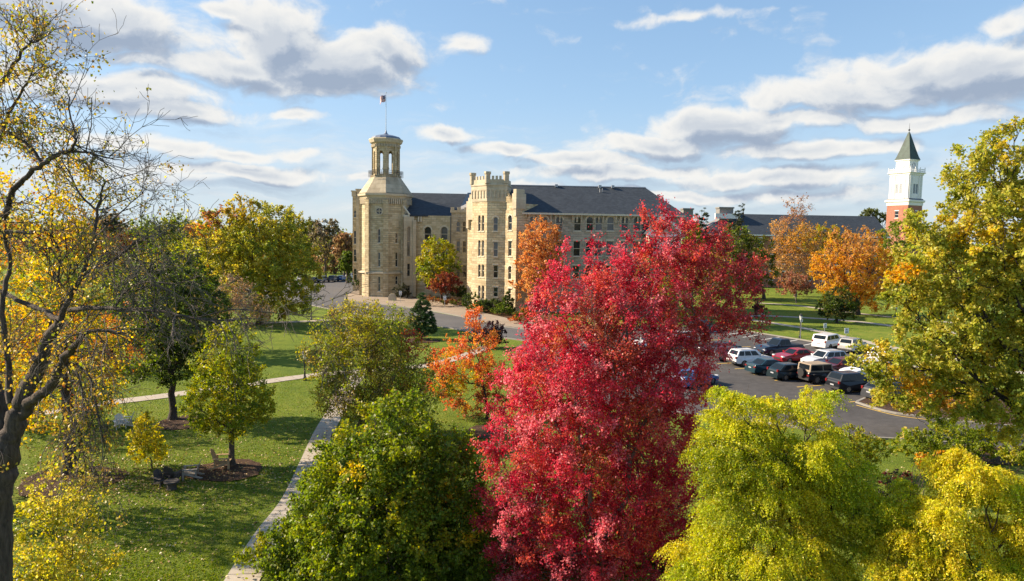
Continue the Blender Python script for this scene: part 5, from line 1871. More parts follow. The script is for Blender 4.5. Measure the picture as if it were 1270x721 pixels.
    rings = [[bm.verts.new((*p, z)) for p in outset(h)] for h, z in prof]
    for a, b in zip(rings, rings[1:]):
        for i in range(5):
            bm.faces.new((a[i], a[(i + 1) % 5], b[(i + 1) % 5], b[i]))
    bm.faces.new(rings[-1])
    for (o, u, n, Lw) in ((A0, n2, n1, wL), (C0, uf, nf, wF)):
        for i in range(6):                                       # corbels under the parapet
            s = Lw * i / 5
            obox(bm, o, u, n, s - .12, s + .12, .1, .235, zsh - 1.3, zsh + .08)
        for i in range(3):                                       # merlons
            s = Lw * (.30 + .20 * i)
            obox(bm, o, u, n, s - .19, s + .19, -.06, .17, zc0 + .953, zc0 + 1.55)
    for q in (A0, C0, B0):                                       # corner turrets
        v = (q - sum(foot) / 5)
        v /= np.linalg.norm(v)
        t_ = np.array((-v[1], v[0]))
        q = q + v * .02
        lathe(bm, q, [(.52, zc0 + .22), (.52, zc1 - .45), (.64, zc1 - .4), (.64, zc1)], 8, math.pi / 8)
    mesh_obj('battlement', bm, M['trim_stone'], hall)
    # gable wall and its crow steps
    bm = bmesh.new()
    Gd.build(bm)
    st = 5
    LG = 2.95
    for i in range(st):                                          # steps climb toward the tower
        u0, u1 = LG * i / st * .60, LG * (i + 1) / st * .60
        ztp = zat(627, 239.5, Y0) - (i + .5) * (zat(627, 239.5, Y0) - gw_z) / st
        obox(bm, B0, n2, n1, u0 + .004, u1 - .1, -.5, .12, gw_z + .003, ztp)
        obox(bm, B0, n2, n1, u0 + .03, u1 - .18, -.45, .08, ztp + .003, ztp + .4)
    prism(bm, [tuple(B0 + dR * .6 - n2 * 1.0), tuple(G1 + dR * .004 - n2 * .003), tuple(G1 + dR * 9), tuple(Gl + dR * 9), tuple(Gl + dR * .5)], 0, gw_z - .3)
    Wl = Wall(Gl, Gl + n2 * 2.9, 0, zat(580, 262, Y0 + 3))
    for (r0, r1) in ((283, 300), (312, 326), (335, 350)):
        Wl.open_px(579.5, r0, r1, .6, False, 'slit')
    Wl.build(bm)
    mesh_obj('gable_wing', bm, M['stone'], hall)
    Gd.windows(hall, fr)
    Wl.windows(hall, fr)
    zt1 = zat(642, 236, Y0)
    bm = bmesh.new()
    obox(bm, G1, n2, n1, -.95, .12, -1.9, .28, gw_z - 1.2, zt1 - .7)
    obox(bm, G1, n2, n1, -.80, -.03, -1.7, .14, zt1 - .697, zt1)
    obox(bm, G1, n2, n1, -.7, -.02, -1.5, .15, gw_z - 2.4, gw_z - 1.203)
    mesh_obj('turret', bm, M['trim_stone'], hall)
    bm = bmesh.new()
    q = A0 - n2 * 1.0 + dR * .8
    zt2 = zat(585, 241, Y0 + 4)
    obox(bm, q, n2, n1, -.95, .55, -1.4, .3, zt2 - 4.5, zt2 - .6)
    obox(bm, q, n2, n1, -.8, .4, -1.2, .15, zt2 - .597, zt2)
    obox(bm, q, n2, n1, -1.6, -.953, -.5, .25, zt2 - 6, zt2 - 1.2)
    mesh_obj('turret', bm, M['trim_stone'], hall)

    # ---------------------------------------------------------------- long wing to the right
    Yh = G1[1] + 1.6
    hL = np.array((G1[0] + 1.35, Yh))
    xr = W(845, 265, Yh + .6)[0]
    hR = np.array((xr, Yh + .8))
    zev = zat(700, 264.5, Yh)
    zrd = zat(720, 231.5, Yh + 7)
    F_ = Wall(hL, hR, 0, zev - .25)
    for pc in (660, 675, 693.5, 716.3, 731.6, 742.7, 757.3, 775, 790, 801, 816, 831):
        F_.open_px(pc, 268.6, 286.6, 1.25, True)
        F_.open_px(pc - 1, 299, 318, 1.25)
        F_.open_px(pc - 2, 329.5, 346, 1.25)
    bm = bmesh.new()
    F_.build(bm)
    E_ = Wall(hR, hR + np.array((-.4, 14)), 0, zev - .25)
    E_.build(bm)
    S_ = Wall(G1 + dR * .3, hL, 0, zev - .25)
    S_.build(bm)
    mesh_obj('long_wing', bm, M['stone_shaded'], hall)
    F_.windows(hall, M['cream'])
    bm = bmesh.new()
    x0, x1 = hL[0] - 1.4, hR[0] + .7
    y0, y1 = Yh - .75, Yh + 14.8
    ym = Yh + 7
    xr1 = W(801.5, 232, ym)[0]
    xl1 = hL[0] - 5.5
    k = .8 / (hR[0] - hL[0])
    pts = {'a': (x0, y0, zev), 'b': (x1, y0 + .8, zev), 'c': (x1, y1 + .8, zev), 'd': (x0, y1, zev), 'e': (xl1, ym, zrd), 'f': (xr1, ym + .6, zrd)}
    v = {k_: bm.verts.new(p) for k_, p in pts.items()}
    bm.faces.new((v['a'], v['b'], v['f'], v['e']))
    bm.faces.new((v['b'], v['c'], v['f']))
    bm.faces.new((v['c'], v['d'], v['e'], v['f']))
    bm.faces.new((v['a'], v['e'], v['d']))
    mesh_obj('roof', bm, M['shingle'], hall)
    bm = bmesh.new()
    tube(bm, (xl1, ym, zrd + .03), (xr1, ym + .6, zrd + .03), .12, n=6)
    for px_ in (690, 744, 760):
        q = W(px_, 231, ym)
        box(bm, q[0] - .25, q[0] + .25, ym - .3, ym + .3, zrd - .2, zrd + .3)
    for px_ in (744, 747):
        q = W(px_, 236, ym - 1.2)
        tube(bm, (q[0], q[1], q[2] - .6), (q[0], q[1], q[2] + .3), .06, n=5)
    mesh_obj('ridge_cap', bm, M['galv'], hall)
    bm = bmesh.new()                                             # gutter board and soffit
    u, n = F_.u, F_.n
    obox(bm, hL, u, n, -.9, F_.L + .6, .35, .82, zev - .32, zev - .02)
    obox(bm, hL, u, n, -.6, F_.L + .4, .02, .348, zev - .30, zev - .2)
    mesh_obj('gutter', bm, M['cream'], hall)
    for i, s in enumerate(np.arange(.8, F_.L - .3, .74)):
        if i % 5 < 3:
            bm = bmesh.new()
            obox(bm, hL, u, n, s - .14, s + .14, .004, .34, zev - 1.0, zev - .32)
            obox(bm, hL, u, n, s - .14, s + .14, .004, .16, zev - 1.5, zev - .99)
            mesh_obj('eave_bracket', bm, M['trim_stone'], hall)
    bm = bmesh.new()
    p = hL + n * .12 + u * .25
    tube(bm, (*p, .2), (*p, zev - .4), .09, n=6)
    tube(bm, (*(p + n * .4), zev - .35), (*p, zev - .9), .09, n=6)
    mesh_obj('downpipe', bm, M['cream'], hall)
    # gabled bay with a white pediment near the right end
    Yg = Yh - 4.5
    zl, zp_ = zat(840, 291.5, Yg), zat(826, 268, Yg)
    xa, xb = W(806, 291, Yg)[0], W(844.5, 291, Yg)[0]
    xm = (xa + xb) / 2
    w = Wall((xa, Yg), (xb, Yg), 0, zl)
    for pc in (838, 826, 814):
        w.open_px(pc, 301, 313, 1.1, True)
        w.open_px(pc - 1, 327, 343, 1.1)
    bm = bmesh.new()
    w.build(bm)
    Wall((xb, Yg), (xb, Yh - .01), 0, zl).build(bm)
    Wall((xa, Yh - .01), (xa, Yg), 0, zl).build(bm)
    bm.faces.new([bm.verts.new(p) for p in ((xa, Yg, zl), (xb, Yg, zl), (xm, Yg, zp_))])
    mesh_obj('gabled_bay', bm, M['pink_stone'], hall)
    w.windows(hall, M['white'])
    bm = bmesh.new()
    for (p, q) in (((xa - .5, zl - .1), (xm, zp_ + .25)), ((xm, zp_ + .25), (xb + .5, zl - .1))):
        for (dy0, dy1, dz0, dz1) in ((-.35, .25, -.45, .12),):
            vs_ = [bm.verts.new(t) for t in ((p[0], Yg + dy0, p[1] + dz0), (q[0], Yg + dy0, q[1] + dz0), (q[0], Yg + dy0, q[1] + dz1), (p[0], Yg + dy0, p[1] + dz1),
                                             (p[0], Yg + dy1, p[1] + dz0), (q[0], Yg + dy1, q[1] + dz0), (q[0], Yg + dy1, q[1] + dz1), (p[0], Yg + dy1, p[1] + dz1))]
            for f in ((0, 1, 2, 3), (7, 6, 5, 4), (0, 4, 5, 1), (1, 5, 6, 2), (2, 6, 7, 3), (3, 7, 4, 0)):
                bm.faces.new([vs_[i] for i in f])
    box(bm, xa - .4, xb + .4, Yg - .3, Yg - .004, zl - .35, zl + .05)
    mesh_obj('pediment_trim', bm, M['white'], hall)
    bm = bmesh.new()
    a = [bm.verts.new(t) for t in ((xa - .5, Yg - .3, zl + .03), (xm, Yg - .3, zp_ + .38), (xm, Yh + 6, zp_ + .38), (xa - .5, Yh + 1, zl + .03))]
    b = [bm.verts.new(t) for t in ((xb + .5, Yg - .3, zl + .03), (xb + .5, Yh + 1, zl + .03), (xm, Yh + 6, zp_ + .38), (xm, Yg - .3, zp_ + .38))]
    bm.faces.new(a)
    bm.faces.new(b)
    mesh_obj('bay_roof', bm, M['shingle'], hall)


def build_chapel():
    # -------- far hall with the long slate roof
    Yr = 188.0
    lib = thing('far_hall', 'far low brick hall with a very long slate roof and chimney blocks', 'building', (60, Yr, 0))
    zr, ze = zat(1000, 267, Yr + 8), zat(1000, 292, Yr)
    x0, x1 = W(866, 280, Yr)[0], W(1101, 280, Yr)[0]
    w = Wall((x0, Yr), (x1, Yr), 0, ze)
    for i in range(14):
        w.open(3 + i * (w.L - 6) / 13, 2, 4.4, 1.3)
        w.open(3 + i * (w.L - 6) / 13, 6.5, 9, 1.3)
        w.open(3 + i * (w.L - 6) / 13, 11, ze - 1.0, 1.3)
    bm = bmesh.new()
    w.build(bm)
    Wall((x0, Yr + 16), (x0, Yr), 0, ze).build(bm)
    Wall((x1, Yr), (x1, Yr + 16), 0, ze).build(bm)
    mesh_obj('wall', bm, M['brick'], lib)
    w.windows(lib, M['white'])
    bm = bmesh.new()
    xl = W(905, 266, Yr + 8)[0]
    xh = W(1085, 266, Yr + 8)[0]
    P = [(x0 - .6, Yr - .6, ze), (x1 + .6, Yr - .6, ze), (xh, Yr + 8, zr), (xl, Yr + 8, zr), (x0 - .6, Yr + 16.6, ze), (x1 + .6, Yr + 16.6, ze)]
    v = [bm.verts.new(p) for p in P]
    for f in ((0, 1, 2, 3), (1, 5, 2), (5, 4, 3, 2)):
        bm.faces.new([v[i] for i in f])
    mesh_obj('roof', bm, M['shingle'], lib)
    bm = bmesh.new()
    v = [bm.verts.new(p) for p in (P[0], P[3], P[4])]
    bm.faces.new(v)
    mesh_obj('hip_end', bm, M['roof_sunlit'], lib)  # sunlit end of the slate roof, painted lighter
    bm = bmesh.new()
    box(bm, x0 - .7, x1 + .7, Yr - .75, Yr - .62, ze - .4, ze - .02)
    mesh_obj('gutter', bm, M['white'], lib)
    for (pa, pb, yt, yb) in ((891, 908, 257, 270), (846.5, 858.5, 258.5, 275)):
        a, b = W(pa, 265, Yr + 6), W(pb, 265, Yr + 6)
        bm = bmesh.new()
        zt_ = zat(pa, yt, Yr + 6)
        box(bm, a[0], b[0], Yr + 5, Yr + 8.5, 0 if pa < 860 else ze - 1, zt_ - .4)
        box(bm, a[0] - .2, b[0] + .2, Yr + 4.8, Yr + 8.7, zt_ - .397, zt_)
        mesh_obj('chimney', bm, M['concrete'], lib)
    bm = bmesh.new()
    a, b = W(886, 270, Yr + 5), W(917, 270, Yr + 5)
    box(bm, a[0], b[0], Yr + 4, Yr + 4.9, zr - 1.5, zr - .1)
    mesh_obj('roof_parapet', bm, M['white'], lib)

    # -------- steeple
    Yc = 210.0
    st = thing('chapel_steeple', 'red brick church tower with a white belfry and green copper spire', 'church tower', (120, Yc, 0))
    phi = R_(26.6)
    dR = np.array((math.cos(phi), math.sin(phi)))                # along the right face, going away
    dL = np.array((math.sin(phi), -math.cos(phi)))               # right face normal; left face runs along it
    corner = W(1126.3, 255, Yc)[:2]
    wd = 6.9
    cc = corner + (dR - dL) * wd / 2
    z_b = zat(1126, 251, Yc)
    z_w0, z_w1, z_l1, z_tip = zat(1128, 245, Yc), zat(1129, 213.5, Yc), zat(1131, 196.5, Yc), zat(1133, 161, Yc)

    def frame(h):
        return [cc + (dL * a + dR * b) * h for a, b in ((-1, -1), (1, -1), (1, 1), (-1, 1))]

    def ringz(bm, h, z):
        return [bm.verts.new((*p, z)) for p in frame(h)]

    def loft(bm, prof, cap=True):
        rs_ = [ringz(bm, h, z) for h, z in prof]
        for a, b in zip(rs_, rs_[1:]):
            for i in range(4):
                bm.faces.new((a[i], a[(i + 1) % 4], b[(i + 1) % 4], b[i]))
        if cap:
            bm.faces.new(rs_[-1])

    h = wd / 2
    f = frame(h)
    bm = bmesh.new()
    ws = [Wall(f[0], f[1], 0, z_b), Wall(f[1], f[2], 0, z_b), Wall(f[2], f[3], 0, z_b), Wall(f[3], f[0], 0, z_b)]
    ws[0].open_px(1112, 262, 270.5, 1.2)
    ws[1].open_px(1136.2, 262, 270.5, 1.2)
    for w in ws:
        w.build(bm)
    mesh_obj('brick_shaft', bm, M['brick'], st)
    for w in ws[:2]:
        w.windows(st, M['white'])
    bm = bmesh.new()
    loft(bm, [(h + .03, z_b - .9), (h + .12, z_b - .8), (h + .15, z_b), (h + .5, z_b + .25), (h + .55, z_b + .75), (h + .1, z_b + .9), (h - .1, z_w0 - .2)])
    mesh_obj('cornice', bm, M['white'], st)
    bm = bmesh.new()
    loft(bm, [(h + .16, z_b + .92), (h + .1, z_b + 1.2), (h - .3, z_b + 1.3)])
    mesh_obj('dark_band', bm, M['dark'], st)
    hb = h - .28
    f = frame(hb)
    bm = bmesh.new()
    bz0, bz1 = z_b + 1.0, z_w1 - .2
    ws = [Wall(f[i], f[(i + 1) % 4], bz0, bz1) for i in range(4)]
    lou = []
    for w in ws:
        m_ = w.L / 2
        zz0, zz1 = zat(1118, 239.5, Yc), zat(1118, 227.5, Yc)
        for o_ in (-.62, .62):
            w.open(m_ + o_, zz0, zz1, 1.0, False, 'open')
        w.build(bm, .2)
        for e in (.42, w.L - .42, 1.5, w.L - 1.5):               # pilasters
            obox(bm, w.p0, w.u, w.n, e - .28, e + .28, .003, .16, bz0 + .3, bz1 - .6)
    mesh_obj('belfry', bm, M['white'], st)
    for w in ws[:2]:
        for (u0, u1, zb, zt, _, _) in w.ops:
            bm = bmesh.new()
            nb = 9
            for i in range(nb):
                za, zb2 = zb + (zt - zb) * i / nb, zb + (zt - zb) * (i + .9) / nb
                q = [bm.verts.new(w.P(u0, za, .05)), bm.verts.new(w.P(u1, za, .05)), bm.verts.new(w.P(u1, zb2, .16)), bm.verts.new(w.P(u0, zb2, .16))]
                bm.faces.new(q)
            q = [bm.verts.new(w.P(a, z, .19)) for a, z in ((u0, zb), (u1, zb), (u1, zt), (u0, zt))]
            bm.faces.new(q)
            mesh_obj('louvre', bm, M['louvre'], st)
    bm = bmesh.new()
    loft(bm, [(hb + .02, bz1 - .55), (hb + .22, bz1 - .45), (hb + .25, bz1 - .1), (hb + .6, bz1 + .1), (hb + .62, bz1 + .35), (1.5, bz1 + .4)])
    mesh_obj('belfry_cornice', bm, M['white'], st)
    bm = bmesh.new()                                             # balustrade with urns
    f = frame(hb + .35)
    for i in range(4):
        a, b = f[i], f[(i + 1) % 4]
        for zz in (bz1 + .75, bz1 + 1.3):
            tube(bm, (*a, zz), (*b, zz), .07, n=5)
        for k in range(12):
            t = k / 12
            p = a + (b - a) * t
            r = .16 if k % 4 == 0 else .05
            tube(bm, (*p, bz1 + .38), (*p, bz1 + (1.9 if k % 4 == 0 else 1.3)), r, r * .7, 6)
    mesh_obj('balustrade', bm, M['white'], st)
    hl = 2.15
    bm = bmesh.new()
    oc = [(hl * 1.06 * math.cos(math.pi / 8 + math.pi / 4 * k + phi), hl * 1.06 * math.sin(math.pi / 8 + math.pi / 4 * k + phi)) for k in range(8)]
    loft(bm, [(hl, bz1 + .4), (hl, z_l1 - .5), (hl + .3, z_l1 - .3), (hl + .35, z_l1), (.5, z_l1 + .02)])
    mesh_obj('lantern', bm, M['white'], st)
    f = frame(hl)
    for i in (0, 1):
        w = Wall(f[i], f[(i + 1) % 4], bz1, z_l1)
        u, z = w.L / 2, (bz1 + z_l1) / 2 + .35
        bm = bmesh.new()
        for k in range(20):
            t0, t1 = 2 * math.pi * k / 20, 2 * math.pi * (k + 1) / 20
            q = [(u + r * math.cos(t), z + r * math.sin(t)) for r, t in ((.82, t0), (.82, t1), (.62, t1), (.62, t0))]
            f0 = [bm.verts.new(w.P(a, b, -.1)) for a, b in q]
            f1 = [bm.verts.new(w.P(a, b, .0)) for a, b in q]
            bm.faces.new(f0)
            for j in range(4):
                bm.faces.new((f0[j], f1[j], f1[(j + 1) % 4], f0[(j + 1) % 4]))
        for (a, l) in ((.3, .5), (2.2, .36)):
            tube(bm, w.P(u, z, -.07), w.P(u + l * math.sin(a), z + l * math.cos(a), -.07), .035, n=4)
        ck = mesh_obj('clock', bm, M['galv'], st)
        bm = bmesh.new()
        bm.faces.new([bm.verts.new(w.P(u + .63 * math.cos(2 * math.pi * k / 20), z + .63 * math.sin(2 * math.pi * k / 20), -.03)) for k in range(20)])
        d = mesh_obj('dial', bm, M['white'])
        d.parent = ck
        d.data.transform(Matrix.Translation(-Vector(st.location)))
    bm = bmesh.new()
    hs = 2.55
    loft(bm, [(hs, z_l1 + .02), (hs - .35, z_l1 + .9), (hs * .62, z_l1 + (z_tip - z_l1) * .36), (.22, z_tip - .2), (.06, z_tip)])
    mesh_obj('spire', bm, M['copper'], st)
    bm = bmesh.new()
    tube(bm, (*cc, z_tip - .2), (*cc, zat(1133.5, 150, Yc)), .10, .03, 6)
    lathe(bm, cc, [(.03, z_tip + .3), (.3, z_tip + .5), (.3, z_tip + .75), (.03, z_tip + .95)], 8)
    mesh_obj('finial', bm, M['dark'], st)


# ================================================================== VEHICLES
PAINT = {}


def paint(name, col):
    if name not in PAINT:
        m, nt, b, out = mat('car_paint_' + name)
        tc = N(nt, 'ShaderNodeTexCoord')
        n = noise(nt, tc.outputs['Object'], 2.2, 4, .6)
        nt.links.new(ramp(nt, n, [(.3, tuple(x * .9 for x in col)), (.7, tuple(min(1, x * 1.06) for x in col))]), b.inputs['Base Color'])
        b.inputs['Roughness'].default_value = .32
        b.inputs['Metallic'].default_value = .05
        b.inputs['Coat Weight'].default_value = .45
        b.inputs['Coat Roughness'].default_value = .08
        b.inputs['Specular IOR Level'].default_value = .3
        PAINT[name] = m
    return PAINT[name]


M['tyre'] = plain('tyre_rubber', (.018, .018, .019), .85)
M['rim'] = plain('alloy_rim', (.42, .43, .45), .3, .8)
M['car_glass'] = plain('car_glass', (.010, .014, .018), .07, spec=.32)
M['head'] = plain('headlight_lens', (.65, .67, .70), .1)
M['tail'] = plain('taillight_lens', (.20, .012, .012), .2)
M['plastic'] = plain('black_plastic', (.025, .025, .027), .55)
M['plate'] = plain('number_plate', (.36, .37, .39), .5, vary=.03)
M['canvas'] = plain('tan_canvas', (.30, .23, .16), .8)

CARS = {  # L, W, H, belt, hood z, wheel r, front axle, rear axle, profile of the cabin (base front, roof front, roof rear, base rear)
    'sedan': dict(L=4.75, W=1.82, H=1.45, belt=.95, hood=.86, tail=1.02, r=.33, fa=1.42, ra=-1.36, cab=(1.02, .25, -1.05, -1.75)),
    'hatch': dict(L=4.35, W=1.80, H=1.50, belt=.98, hood=.90, tail=1.04, r=.33, fa=1.32, ra=-1.28, cab=(1.05, .35, -1.35, -1.98)),
    'suv': dict(L=4.65, W=1.88, H=1.70, belt=1.08, hood=1.02, tail=1.10, r=.37, fa=1.40, ra=-1.36, cab=(1.0, .30, -1.88, -2.22)),
    'big_suv': dict(L=4.95, W=1.95, H=1.76, belt=1.12, hood=1.06, tail=1.14, r=.39, fa=1.48, ra=-1.45, cab=(1.08, .38, -2.05, -2.38)),
    'minivan': dict(L=5.05, W=1.98, H=1.74, belt=1.06, hood=1.0, tail=1.12, r=.35, fa=1.55, ra=-1.5, cab=(1.62, .62, -2.15, -2.42)),
    'pickup': dict(L=5.6, W=1.98, H=1.86, belt=1.16, hood=1.10, tail=1.14, r=.41, fa=1.78, ra=-1.72, cab=(1.02, .42, -.72, -.98)),
    'jeep': dict(L=4.2, W=1.85, H=1.84, belt=1.16, hood=1.12, tail=1.16, r=.42, fa=1.28, ra=-1.2, cab=(.62, .42, -1.92, -2.0)),
}


def make_car(kind, label, cat, pos, az, pm, group, roof=None, rails=False):
    c = CARS[kind]
    L, Wd, Hh, belt, hood, r = c['L'], c['W'], c['H'], c['belt'], c['hood'], c['r']
    root = thing({'suv': 'parked_suv', 'big_suv': 'parked_suv', 'pickup': 'pickup_truck', 'minivan': 'minivan', 'jeep': 'off_road_car'}.get(kind, 'parked_car'), label, cat,
                 (pos[0], pos[1], .022), R_(90 - az), group)
    xf, xr = L / 2, -L / 2
    cl = .24 if kind in ('sedan', 'hatch', 'minivan') else .34
    cb0, cb1, cb2, cb3 = c['cab']

    def arch(xc, n=9):
        rr = r + .06
        return [(xc + rr * math.cos(math.pi * k / (n - 1)), max(cl, r + rr * math.sin(math.pi * k / (n - 1)) - .02)) for k in range(n)]
    # lower body outline, clockwise from the front bottom
    out = [(xf - .12, cl)] + arch(c['fa']) + arch(c['ra']) + [(xr + .14, cl + .06), (xr, .55), (xr + .02, c['tail'] - .18), (xr + .10, c['tail'])]
    if kind == 'pickup':
        out += [(cb3 - .02, c['tail']), (cb3, belt)]
    elif kind == 'sedan':
        out += [(cb3, belt + .06)]
    out += [(cb0, belt - .02), (xf - .75, hood), (xf - .22, hood - .12), (xf - .03, .68), (xf, .5)]
    bm = bmesh.new()
    hw = Wd / 2
    lf = [bm.verts.new((x, -hw, z)) for x, z in out]
    rt = [bm.verts.new((x, hw, z)) for x, z in out]
    n = len(out)
    bm.faces.new(lf)
    bm.faces.new(list(reversed(rt)))
    for i in range(n):
        bm.faces.new((lf[(i + 1) % n], lf[i], rt[i], rt[(i + 1) % n]))
    for v in bm.verts:                                            # tumblehome and rounded plan at the ends
        x, y, z = v.co
        s = 1 if y > 0 else -1
        e = max(0, abs(x) - L * .33) / (L * .17)
        v.co.y = s * (hw - .10 * max(0, (z - .62)) / .5 - .11 * e * e)
    ed = [e for e in bm.edges if len(e.link_faces) == 2 and (e.link_faces[0].calc_area() > 1.5 or e.link_faces[1].calc_area() > 1.5) and e.verts[0].co.z > .5 and e.verts[1].co.z > .5]
    try:
        bmesh.ops.bevel(bm, geom=ed, offset=.07, segments=3, profile=.55, affect='EDGES')
    except Exception:
        pass
    body = mesh_obj('body', bm, pm, root, True)
    # cabin
    bm = bmesh.new()
    w0, w1 = hw - .10, hw - (.13 if kind in ('jeep', 'minivan') else .24)
    rz = Hh
    low = [(cb0, -w0, belt - .06), (cb0, w0, belt - .06), (cb3, w0, belt - .02), (cb3, -w0, belt - .02)]
    top = [(cb1, -w1, rz - .05), (cb1, w1, rz - .05), (cb2, w1, rz - .04), (cb2, -w1, rz - .04)]
    mid = [(cb1 - .25, -w1 + .12, rz), (cb1 - .25, w1 - .12, rz), (cb2 + .2, w1 - .12, rz), (cb2 + .2, -w1 + .12, rz)]
    a, b_, m_ = [[bm.verts.new(p) for p in q] for q in (low, top, mid)]
    for i in range(4):
        bm.faces.new((a[i], a[(i + 1) % 4], b_[(i + 1) % 4], b_[i]))
        bm.faces.new((b_[i], b_[(i + 1) % 4], m_[(i + 1) % 4], m_[i]))
    bm.faces.new(m_)
    bm.faces.new(a[::-1])
    bmesh.ops.bevel(bm, geom=[e for e in bm.edges if min(v.co.z for v in e.verts) > belt], offset=.05, segments=3, profile=.6, affect='EDGES')
    cb_ = mesh_obj('cabin', bm, roof or pm, root, True)

    def panel(name, q, m, off=.008):
        q = [Vector(p) for p in q]
        nrm = (q[1] - q[0]).cross(q[2] - q[0]).normalized()
        cen = sum(q, Vector()) / len(q)
        if nrm.dot(cen - Vector((0, 0, belt + .1))) < 0:
            nrm = -nrm
        bm = bmesh.new()
        bm.faces.new([bm.verts.new(p + nrm * off) for p in q])
        return mesh_obj(name, bm, m, root, True)

    def lerp(p, q, t):
        return tuple(p[i] + (q[i] - p[i]) * t for i in range(3))

    def quad(p00, p10, p11, p01, u0, u1, v0, v1):
        f = lambda u, v: lerp(lerp(p00, p10, u), lerp(p01, p11, u), v)
        return [f(u0, v0), f(u1, v0), f(u1, v1), f(u0, v1)]
    panel('windscreen', quad(low[0], low[1], top[1], top[0], .07, .93, .12, .93), M['car_glass'])
    panel('rear_window', quad(low[3], low[2], top[2], top[3], .09, .91, .25 if kind not in ('sedan',) else .12, .92), M['car_glass'])
    for sgn in (0, 1):
        A, B, T, U = (low[0], low[3], top[3], top[0]) if sgn == 0 else (low[1], low[2], top[2], top[1])
        cuts = {'sedan': ((.13, .5), (.53, .84)), 'hatch': ((.12, .47), (.50, .86)), 'pickup': ((.12, .53), (.57, .93)), 'jeep': ((.06, .42), (.46, .96))}.get(kind, ((.13, .41), (.44, .70), (.73, .95)))
        for (u0, u1) in cuts:
            panel('side_window', quad(A, B, T, U, u0, u1, .17, .90), M['car_glass'])
    # wheels
    for xc in (c['fa'], c['ra']):
        for s in (-1, 1):
            bm = bmesh.new()
            y0, y1 = s * (hw - .24), s * (hw - .01)
            pr = [(r * .62, y1), (r * .9, y1), (r, y1 - s * .04), (r, y0), (r * .5, y0)]
            seg = 18
            rg = [[bm.verts.new((xc + q * math.cos(2 * math.pi * k / seg), y, r + q * math.sin(2 * math.pi * k / seg))) for k in range(seg)] for q, y in pr]
            for a, b_ in zip(rg, rg[1:]):
                for k in range(seg):
                    bm.faces.new((a[k], a[(k + 1) % seg], b_[(k + 1) % seg], b_[k]))
            bm.faces.new(rg[-1])
            wh = mesh_obj('wheel', bm, M['tyre'], root, True)
            bm = bmesh.new()
            yy = y1 - s * .03
            ctr = bm.verts.new((xc, yy + s * .01, r))
            for k in range(10):
                t0, t1 = 2 * math.pi * (k - .3) / 10, 2 * math.pi * (k + .3) / 10
                q = [bm.verts.new((xc + r * .62 * math.cos(t), yy, r + r * .62 * math.sin(t))) for t in (t0, t1)]
                bm.faces.new((ctr, q[0], q[1]))
            rim = mesh_obj('rim', bm, M['rim'], None)
            rim.parent = wh
    # lights, mirrors, plate, trims
    for s in (-1, 1):
        bm = bmesh.new()
        box(bm, xf - .30, xf - .075, s * (hw - .22) - .16, s * (hw - .22) + .16, .66, .80)
        mesh_obj('headlight', bm, M['head'], root, True)
        bm = bmesh.new()
        if kind in ('suv', 'big_suv', 'minivan', 'hatch'):
            box(bm, xr - .012, xr + .16, s * (hw - .215) - .075, s * (hw - .215) + .075, .86, 1.08)
        else:
            box(bm, xr - .012, xr + .14, s * (hw - .26) - .13, s * (hw - .26) + .13, .74, .87)
        mesh_obj('taillight', bm, M['tail'], root, True)
        bm = bmesh.new()
        box(bm, cb0 - .42, cb0 - .24, s * (hw + .08) - .10, s * (hw + .08) + .10, belt + .0, belt + .16)
        mesh_obj('mirror', bm, pm, root, True)
    bm = bmesh.new()
    box(bm, xr - .02, xr + .02, -.2, .2, .63, .74)
    mesh_obj('number_plate', bm, M['plate'], root, True)
    bm = bmesh.new()
    box(bm, xf - .05, xf + .012, -.48, .48, .42, .62)
    mesh_obj('grille', bm, M['plastic'], root, True)
    bm = bmesh.new()
    box(bm, xr - .035, xr + .2, -hw + .14, hw - .14, cl + .02, .56)
    mesh_obj('rear_bumper', bm, pm if kind in ('sedan', 'hatch', 'minivan') else M['plastic'], root, True)
    if rails:
        for s in (-1, 1):
            bm = bmesh.new()
            tube(bm, (cb1 - .3, s * (w1 - .12), rz + .05), (cb2 + .3, s * (w1 - .12), rz + .05), .025, n=5)
            for x in (cb1 - .35, cb2 + .35):
                tube(bm, (x, s * (w1 - .12), rz - .03), (x, s * (w1 - .12), rz + .05), .025, n=5)
            mesh_obj('roof_rail', bm, M['rim'], root, True)
    if kind == 'pickup':
        bm = bmesh.new()
        box(bm, xr + .2, cb3 - .15, -hw + .22, hw - .22, c['tail'] + .003, c['tail'] + .05)
        mesh_obj('bed_cover', bm, M['plastic'], root, True)
    if kind == 'jeep':
        bm = bmesh.new()
        seg = 16
        for (q0, x0) in ((.40, xr - .24),):
            tube(bm, (xr - .02, 0, 1.0), (xr - .26, 0, 1.0), q0, q0, 16)
        sw = mesh_obj('spare_wheel', bm, M['tyre'], root, True)
        for s in (-1, 1):
            for xc in (c['fa'], c['ra']):
                bm = bmesh.new()
                box(bm, xc - .55, xc + .55, s * (hw + .05) - .12, s * (hw + .05) + .08, .92, .98)
                mesh_obj('fender', bm, M['plastic'], root, True)
    return root


